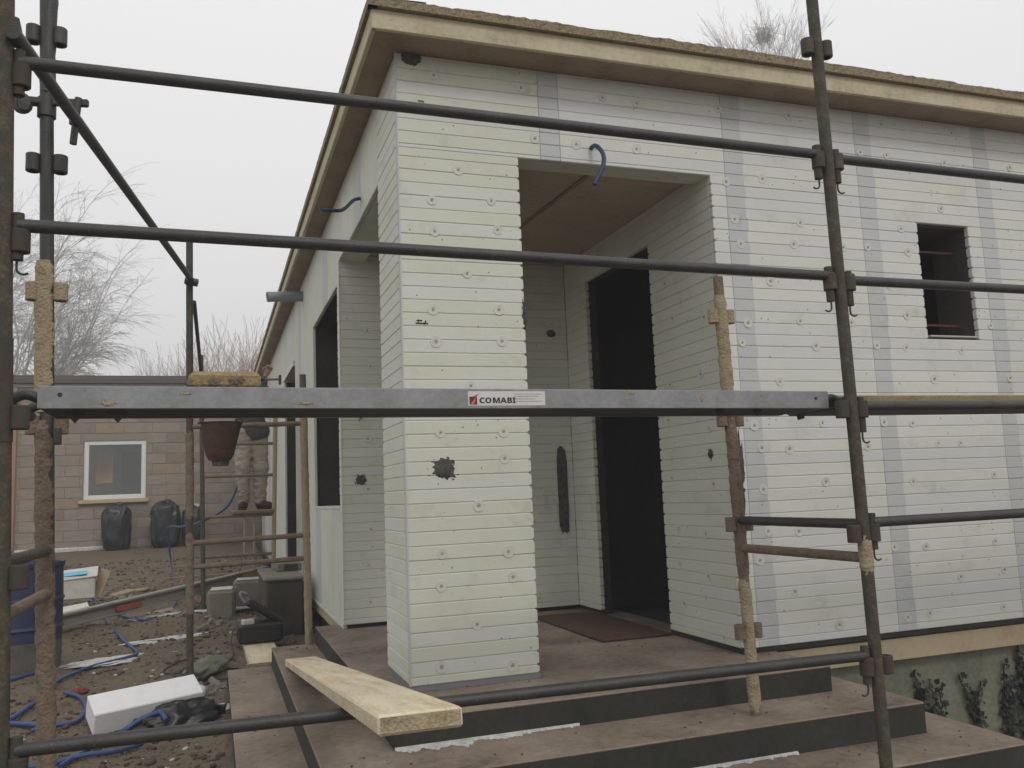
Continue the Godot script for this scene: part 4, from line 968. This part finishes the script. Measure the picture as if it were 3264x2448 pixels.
	hose.call("thin dark cable coiled on the ground between the upright and the pale plank", [Vector3(.17, -1.10, -8.3), G.call(.15, -8.0, .02), G.call(.16, -7.6, .01), G.call(.05, -7.4, .01), G.call(-.12, -7.7, .01), G.call(-.28, -7.6, .01), G.call(-.35, -7.3, .01), G.call(-.1, -7.25, .01), G.call(.1, -7.3, .01), G.call(.2, -7.2, .01), G.call(.12, -7.0, .01), G.call(-.2, -7.05, .01), G.call(-.32, -6.95, .01)], .006, "black_plastic", "cable", "cable")

# ------------------------------------------------------------ bucket and ivy
func bucket():
	var t = thing("mortar_bucket", "rusty brown mortar bucket hanging on the nearer ladder frame", "bucket", "", Vector3(.05, .07, -6.72))
	var st = S()
	lathe(st, [Vector2(.0, .25), Vector2(.07, .25), Vector2(.09, .29), Vector2(.12, .40), Vector2(.147, .52), Vector2(.157, .525), Vector2(.142, .52), Vector2(.11, .40), Vector2(.08, .31), Vector2(0, .30)], Transform3D.IDENTITY, 24, .03, 7); part("pail", st, M["bucket"], t)
	st = S(); lathe(st, [Vector2(.0, .215), Vector2(.05, .21), Vector2(.06, .265)], Transform3D.IDENTITY, 18, .02, 9); part("mud_base", st, M["mortar_dark"], t)
	st = S(); pipe(st, smooth([Vector3(-.152, .52, 0), Vector3(-.10, .58, -.1), Vector3(0, .62, -.16), Vector3(.10, .58, -.1), Vector3(.152, .52, 0)], 5), .006, 8); part("handle", st, M["rust"], t)

func ivy():
	var r := RandomNumberGenerator.new(); r.seed = 501
	var labels = ["thin ivy strand on the plinth just right of the scaffold foot", "ivy strand on the plinth, second from the scaffold foot", "forked ivy stem in the middle of the visible plinth", "leaning ivy strand on the plinth left of the big clump", "shorter ivy strand on the plinth, beside the big clump", "big dense ivy clump at the right end of the plinth"]
	var plants = [[3.94, 1, .62, .72, .01], [4.14, 2, .5, .70, .012], [4.215, 2, .5, .70, .022], [4.46, 2, .5, .68, .018], [4.54, 2, .3, .5, .03], [4.98, 20, .4, .74, .22]]
	for i in plants.size():
		var t = thing("ivy", labels[i], "ivy", "ivy climbing the plinth", Vector3(plants[i][0], -1.82, FZ - .1))
		var leaves = S(); var stems = S()
		for s in plants[i][1]:
			var p = Vector3(r.randf_range(-1, 1) * plants[i][4], 0, .012); var pts = [p]
			var top = r.randf_range(plants[i][2], plants[i][3])
			while p.y < top:
				p += Vector3(r.randf_range(-.022, .022), .028, r.randf_range(-.003, .003)); pts.append(p)
				for l in 2:
					var c = p + Vector3(r.randf_range(-.03, .03), r.randf_range(-.02, .02), r.randf_range(.005, .03)); var w = r.randf_range(.010, .022)
					var bs = Basis.from_euler(Vector3(r.randf_range(-.7, .3), r.randf_range(-.6, .6), r.randf_range(-1, 1)))
					var a = c + bs * Vector3(0, -w, 0); var b = c + bs * Vector3(w, .1 * w, .2 * w); var d = c + bs * Vector3(0, w, -.2 * w); var e = c + bs * Vector3(-w, .1 * w, .2 * w)
					quad(leaves, a, b, d, e, bs * Vector3.BACK)
			if pts.size() > 1: pipe(stems, pts, .004, 5)
		stuff(part("leaves", leaves, M["ivy"], t)); part("stem", stems, M["ivy_stem"], t)

# ------------------------------------------------------------ bare trees
func grow(st: SurfaceTool, r: RandomNumberGenerator, p: Vector3, d: Vector3, length: float, rad: float, depth: int, droop: float, spread: float, thin: float):
	var n = 4 if depth > 1 else 3
	var pts = [p]; var rr = [rad]
	for i in n:
		d = (d + Vector3(r.randf_range(-1, 1), r.randf_range(-.6, .8), r.randf_range(-1, 1)) * .16 + Vector3(0, -(droop if depth <= 2 else -.12 * signf(droop)), 0)).normalized()
		p += d * length / n
		pts.append(p); rr.append(lerp(rad, max(rad * .55, thin), float(i + 1) / n))
	pipe(st, pts, rr, 6 if rad > .03 else 3, 0.0, 1, false)
	if depth == 0: return
	var kids = 4 if depth > 1 else 5
	for i in kids:
		var f = r.randf_range(.35, 1.0); var k = min(int(f * n), n - 1)
		var at = (pts[k] as Vector3).lerp(pts[k + 1], f * n - k)
		var side = Vector3(r.randf_range(-1, 1), r.randf_range(-.3, .5), r.randf_range(-1, 1)).normalized()
		grow(st, r, at, (d + side * spread).normalized(), length * r.randf_range(.42, .66), max(rad * .5, thin), depth - 1, droop, spread, thin)
	grow(st, r, p, d, length * .7, max(rad * .55, thin), depth - 1, droop, spread, thin)

func trees():
	var r := RandomNumberGenerator.new(); r.seed = 77
	# weeping birch behind the neighbour's roof
	var t = thing("birch_tree", "tall bare weeping birch fading in the mist behind the neighbour's roof", "tree", "", Vector3(-6.9, -1.0, -32))
	var st = S(); pipe(st, smooth([Vector3(0, 0, 0), Vector3(.1, 2.5, 0), Vector3(.3, 4.2, 0)], 4), [.22, .21, .2, .2, .19, .18, .17, .16, .15], 8); part("trunk", st, M["bark"], t)
	st = S()
	for d in [[Vector3(.55, 1, 0), 4.6], [Vector3(.25, 1, .2), 5.0], [Vector3(-.1, 1, -.2), 5.0], [Vector3(.8, .75, .1), 4.2], [Vector3(-.5, .9, .2), 4.2], [Vector3(.95, .4, -.1), 3.6], [Vector3(1.0, .15, .3), 2.8], [Vector3(.7, .9, -.3), 3.8], [Vector3(.4, 1, .5), 3.6], [Vector3(.85, .55, .3), 3.4], [Vector3(-.2, 1, .3), 3.4], [Vector3(.6, .3, -.4), 3.0]]:
		grow(st, r, Vector3(.28, 3.2 + r.randf(), 0), d[0].normalized(), d[1] * .8, .055, 4, .13, .75, .0042)
	part("crown", st, M["bark"], t)
	# tree with a nest behind the roof
	t = thing("nest_tree", "bare treetop with a dark nest showing above the roof edge", "tree", "", Vector3(18.2, -1, -24))
	st = S(); pipe(st, line(Vector3(0, 0, 0), Vector3(0, 14.6, 0), 6), [.2, .19, .18, .17, .16, .14, .12], 8); part("trunk", st, M["bark"], t)
	st = S()
	for i in 15:
		var a = TAU * i / 15.0
		grow(st, r, Vector3(0, 13.6 + .07 * i, 0), Vector3(cos(a) * .55, 1, sin(a) * .55).normalized(), 1.6, .02, 3, -.05, .45, .004)
	part("crown", st, M["bark"], t)
	st = S(); lump(st, Vector3(-.05, 16.5, .1), Vector3(.24, .24, .24), .5, 5, 2.0, 12)
	for i in 90:
		var d = Vector3(r.randf_range(-1, 1), r.randf_range(-1, 1), r.randf_range(-1, 1)).normalized(); var e = Vector3(r.randf_range(-1, 1), r.randf_range(-1, 1), r.randf_range(-1, 1)) * .4
		pipe(st, [Vector3(-.05, 16.5, .1) + d * .2 - e, Vector3(-.05, 16.5, .1) + d * .27 + e], .008, 3, 0, 1, false)
	part("nest", st, M["bark"], t)
	# brush behind the neighbour's house
	var bl = ["reddish bare shrub behind the neighbour's roof, nearest the house eaves", "reddish bare shrub in the middle of the hedge behind the roof", "grey bare shrub left of the reddish ones", "low grey shrub beside the scaffold upright"]
	for i in 4:
		t = thing("bare_shrub", bl[i], "shrub", "bare shrubs behind the neighbour's roof", Vector3([.9, -.1, -1.0, -1.9][i], -.6, -24.0 - i * .5))
		st = S()
		for k in 34:
			var a = r.randf() * TAU; var q = r.randf_range(0, .5)
			grow(st, r, Vector3(cos(a) * q, 1.0, sin(a) * q), Vector3(r.randf_range(-.3, .3), 1, r.randf_range(-.3, .3)).normalized(), [2.1, 1.9, 1.8, 1.5][i], .012, 2, -.02, .6, .004)
		part("branches", st, M["bark_red" if i < 2 else "bark"], t)
		st = S(); pipe(st, [Vector3(0, 0, 0), Vector3(0, 1.3, 0)], .07, 7); part("stem", st, M["bark_red" if i < 2 else "bark"], t)

# ------------------------------------------------------------ the worker
func cap_d(p: Vector3, a: Vector3, b: Vector3, ra: float, rb: float) -> float:
	var ab = b - a
	var h = clamp((p - a).dot(ab) / ab.length_squared(), 0.0, 1.0)
	return p.distance_to(a + ab * h) - lerp(ra, rb, h)

func field(p: Vector3, bones: Array, k: float) -> float:
	var d = 1e3
	for b in bones:
		var e = cap_d(p, b[0], b[1], b[2], b[3])
		var h = max(k - abs(d - e), 0.0) / k
		d = min(d, e) - h * h * k * .25
	return d

func nets(st: SurfaceTool, bones: Array, cell: float, k: float, wrinkle := 0.0):    # surface nets over tapered capsules
	var nz = noise(33, 9.0, 2)
	var lo = Vector3.INF; var hi = -Vector3.INF
	for b in bones:
		for e in [[b[0], b[2]], [b[1], b[3]]]:
			lo = lo.min(e[0] - Vector3.ONE * (e[1] + .03)); hi = hi.max(e[0] + Vector3.ONE * (e[1] + .03))
	var n = Vector3i(((hi - lo) / cell).ceil()) + Vector3i.ONE * 2
	var val := PackedFloat32Array(); val.resize(n.x * n.y * n.z); val.fill(1.0)
	var f = func(p: Vector3) -> float:
		var d = field(p, bones, k)
		if wrinkle > 0.0: d += wrinkle * nz.get_noise_3d(p.x, p.y * 2.2, p.z)
		return d
	var seen := PackedByteArray(); seen.resize(val.size())
	for b in bones:
		var rr = max(b[2], b[3]) + k + cell * 2.0
		var l = Vector3i((((b[0] as Vector3).min(b[1]) - Vector3.ONE * rr - lo) / cell).floor()).max(Vector3i.ZERO); var h = Vector3i((((b[0] as Vector3).max(b[1]) + Vector3.ONE * rr - lo) / cell).ceil()).min(n - Vector3i.ONE)
		for z in range(l.z, h.z + 1):
			for y in range(l.y, h.y + 1):
				for x in range(l.x, h.x + 1):
					var i = (z * n.y + y) * n.x + x
					if seen[i]: continue
					seen[i] = 1
					val[i] = f.call(lo + Vector3(x, y, z) * cell)
	var verts = {}
	var corner = [Vector3i(0, 0, 0), Vector3i(1, 0, 0), Vector3i(0, 1, 0), Vector3i(1, 1, 0), Vector3i(0, 0, 1), Vector3i(1, 0, 1), Vector3i(0, 1, 1), Vector3i(1, 1, 1)]
	var edges = [[0, 1], [2, 3], [4, 5], [6, 7], [0, 2], [1, 3], [4, 6], [5, 7], [0, 4], [1, 5], [2, 6], [3, 7]]
	for z in n.z - 1:
		for y in n.y - 1:
			for x in n.x - 1:
				var base = (z * n.y + y) * n.x + x
				if not seen[base]: continue
				var vs = []; var inside = 0
				for c in corner:
					var v = val[base + (c.z * n.y + c.y) * n.x + c.x]; vs.append(v)
					if v < 0: inside += 1
				if inside == 0 or inside == 8: continue
				var sum = Vector3.ZERO; var cnt = 0
				for e in edges:
					var a = vs[e[0]]; var b = vs[e[1]]
					if (a < 0) != (b < 0):
						sum += Vector3(corner[e[0]]).lerp(Vector3(corner[e[1]]), a / (a - b)); cnt += 1
				verts[base] = lo + (Vector3(x, y, z) + sum / cnt) * cell
	var grad = {}
	for i in verts:
		var p: Vector3 = verts[i]; var e = cell * .5
		grad[i] = Vector3(f.call(p + Vector3(e, 0, 0)) - f.call(p - Vector3(e, 0, 0)), f.call(p + Vector3(0, e, 0)) - f.call(p - Vector3(0, e, 0)), f.call(p + Vector3(0, 0, e)) - f.call(p - Vector3(0, 0, e))).normalized()
	var step = [1, n.x, n.x * n.y]
	for i in verts:
		for ax in 3:
			var j = i + step[ax]
			if j >= val.size() or (val[i] < 0) == (val[j] < 0): continue
			var u = step[(ax + 1) % 3]; var w = step[(ax + 2) % 3]
			var q = [i, i - u, i - u - w, i - w]
			if not (verts.has(q[1]) and verts.has(q[2]) and verts.has(q[3])): continue
			tri(st, verts[q[0]], verts[q[1]], verts[q[2]], grad[q[0]], grad[q[1]], grad[q[2]])
			tri(st, verts[q[0]], verts[q[2]], verts[q[3]], grad[q[0]], grad[q[2]], grad[q[3]])

func worker():
	var t = thing("person", "worker in pale trousers and dark jacket standing on the deck by the house side", "person", "", Vector3(.41, -.073, -10.35))
	# the worker faces the house wall (+x), seen from behind and the left; left foot nearer the yard
	var hipL = Vector3(-.085, .88, .03); var hipR = Vector3(.085, .87, -.02)
	var kneeL = Vector3(-.09, .48, .06); var kneeR = Vector3(.105, .47, .03)
	var ankL = Vector3(-.085, .08, -.02); var ankR = Vector3(.10, .08, -.01)
	var waist = Vector3(0, 1.02, -.01); var chest = Vector3(-.04, 1.26, .03); var neck = Vector3(-.13, 1.35, .06); var head = Vector3(-.20, 1.37, .10)
	var shL = Vector3(-.20, 1.33, .02); var shR = Vector3(.12, 1.35, .05)
	var elL = Vector3(-.24, 1.10, .12); var wrL = Vector3(-.05, 1.20, .22)
	var elR = Vector3(.10, 1.36, .22); var wrR = Vector3(.16, 1.52, .12)
	var body = [[hipL, kneeL, .078, .052], [kneeL, ankL, .05, .036], [hipR, kneeR, .078, .052], [kneeR, ankR, .05, .036], [hipL, hipR, .09, .09], [(hipL + hipR) / 2, waist, .105, .11], [waist, chest, .11, .125], [chest, neck, .10, .055], [shL, shR, .065, .065], [neck, head, .052, .055], [head, head + Vector3(0, .06, .012), .078, .085], [head + Vector3(0, -.02, .05), head + Vector3(0, .03, .06), .045, .05],
		[head + Vector3(0, .02, .10), head + Vector3(0, .005, .118), .012, .014], [head + Vector3(-.085, .02, 0), head + Vector3(-.085, .04, -.005), .014, .018], [head + Vector3(.085, .02, 0), head + Vector3(.085, .04, -.005), .014, .018],
		[shL, elL, .05, .038], [elL, wrL, .038, .027], [shR, elR, .05, .038], [elR, wrR, .038, .026], [ankL, ankL + Vector3(-.02, -.035, .12), .028, .02], [ankR, ankR + Vector3(.08, -.035, .12), .028, .02]]
	var st = S(); nets(st, body, .02, .05)
	for s in [[wrR, Vector3(.35, .75, .2)], [wrL, Vector3(.9, .1, .3)]]:     # hands: palm, four fingers, thumb
		var d = (s[1] as Vector3).normalized(); var side = d.cross(Vector3.BACK).normalized(); var nrm = side.cross(d).normalized()
		var w: Vector3 = s[0]; var hand = [[w, w + d * .05, .026, .03]]
		for i in 4:
			var off = side * (i - 1.5) * .02; var kn = w + d * .085 + off; var ln = [.040, .046, .043, .033][i]
			hand.append([w + d * .045 + off * .7, kn, .015, .011]); hand.append([kn, kn + (d * .75 + nrm * .65) * ln, .0105, .0095]); hand.append([kn + (d * .75 + nrm * .65) * ln, kn + (d * .75 + nrm * .65) * ln + (nrm * .95 - d * .1) * ln * .7, .0095, .008])
		hand.append([w + d * .03 - side * .028, w + d * .06 - side * .055 + nrm * .02, .015, .012]); hand.append([w + d * .06 - side * .055 + nrm * .02, w + d * .085 - side * .05 + nrm * .045, .012, .009])
		nets(st, hand, .006, .008)
	part("body", st, M["skin"], t)
	st = S(); nets(st, [[hipL, kneeL, .105, .082], [kneeL, ankL + Vector3(0, .02, 0), .08, .068], [hipR, kneeR, .105, .085], [kneeR, ankR + Vector3(0, .02, 0), .083, .07], [hipL, hipR, .115, .112], [(hipL + hipR) / 2, waist, .13, .13]], .02, .03, .016); part("trousers", st, M["trousers"], t)
	st = S(); nets(st, [[waist + Vector3(-.06, -.13, 0), waist + Vector3(.06, -.13, 0), .15, .15], [waist + Vector3(0, -.1, 0), chest, .155, .155], [chest, neck - Vector3(0, .04, 0), .13, .07], [shL, shR, .085, .085], [shL, elL, .07, .058], [elL, elL.lerp(wrL, .85), .056, .043], [shR, elR, .07, .058], [elR, elR.lerp(wrR, .7), .056, .043]], .02, .05, .01); part("jacket", st, M["jacket"], t)
	st = S(); nets(st, [[head + Vector3(0, .07, -.02), head + Vector3(0, .06, -.03), .088, .088], [head + Vector3(0, .02, -.05), head + Vector3(0, -.02, -.05), .06, .05]], .012, .03); part("hair", st, M["hair"], t)
	for a in [[ankL, Vector3(-.02, -.035, .15)], [ankR, Vector3(.09, -.035, .13)]]:
		st = S(); nets(st, [[a[0] + Vector3(0, .03, 0), a[0] - Vector3(0, .02, 0), .055, .05], [a[0] + Vector3(0, -.025, -.03), a[0] + a[1], .045, .04]], .012, .03); var bt = part("boot", st, M["boots"], t)
		st = S(); beam(st, a[0] + Vector3(0, -.07, -.07) , a[0] + a[1] + Vector3(0, -.035, .03), .018, .085, .006); part("sole", st, M["boots"], bt)
	# hammer held towards the wall
	var hm = thing("hammer", "hammer with a black grip held out towards the house wall by the worker", "hammer")
	var h0 = Vector3(.40, 1.375, -10.05); var h1 = Vector3(.72, 1.385, -10.1)
	st = S(); pipe(st, line(h0.lerp(h1, .4), h1, 4), .013, 10); part("handle", st, M["wood_handle"], hm)
	st = S(); pipe(st, line(h0, h0.lerp(h1, .45), 6), [.02, .021, .019, .02, .019, .02, .018], 10); part("grip", st, M["black_plastic"], hm)
	st = S(); beam(st, h1 + Vector3(0, .05, 0), h1 + Vector3(0, -.06, 0), .03, .03, .005); part("head", st, M["steel"], hm)

func _ready():
	rng.seed = 4711
	# camera
	var cam := Camera3D.new(); cam.name = "camera"
	cam.transform = Transform3D(Basis(Vector3(.94527398, -.03997264, .32381983), Vector3(-.00280599, .9914345, .13057472), Vector3(-.32626557, -.12433752, .93706508)), Vector3.ZERO)
	cam.fov = rad_to_deg(2.0 * atan(1224.0 / 2760.0)); cam.near = .05; cam.far = 600.0
	add_child(cam); cam.current = true
	# overcast sky
	var env := Environment.new(); env.background_mode = Environment.BG_SKY
	var sm := ProceduralSkyMaterial.new()
	sm.sky_top_color = Color(1, 1, 1); sm.sky_horizon_color = Color(.90, .90, .905); sm.sky_curve = .8; sm.sky_energy_multiplier = 1.05
	sm.ground_bottom_color = Color(.3, .26, .22); sm.ground_horizon_color = Color(.8, .8, .8); sm.ground_curve = .02; sm.sun_angle_max = 1.0
	var sky := Sky.new(); sky.sky_material = sm; env.sky = sky
	env.tonemap_mode = Environment.TONE_MAPPER_LINEAR; env.tonemap_exposure = .96
	env.sdfgi_enabled = true; env.ssao_enabled = true; env.ssil_enabled = true
	env.fog_enabled = true; env.fog_density = .0055; env.fog_light_color = Color(.93, .93, .94)
	var we := WorldEnvironment.new(); we.name = "environment"; we.environment = env; add_child(we)
	var sun := DirectionalLight3D.new(); sun.name = "sun"; sun.light_energy = .3; sun.light_angular_distance = 14.0; sun.light_color = Color(1, .985, .96); sun.shadow_enabled = true
	sun.rotation_degrees = Vector3(-42, 12, 0); add_child(sun)
	materials()
	yard()
	house()
	terrace()
	neighbour()
	trees()
	scaffold()
	bucket()
	worker()
	ivy()
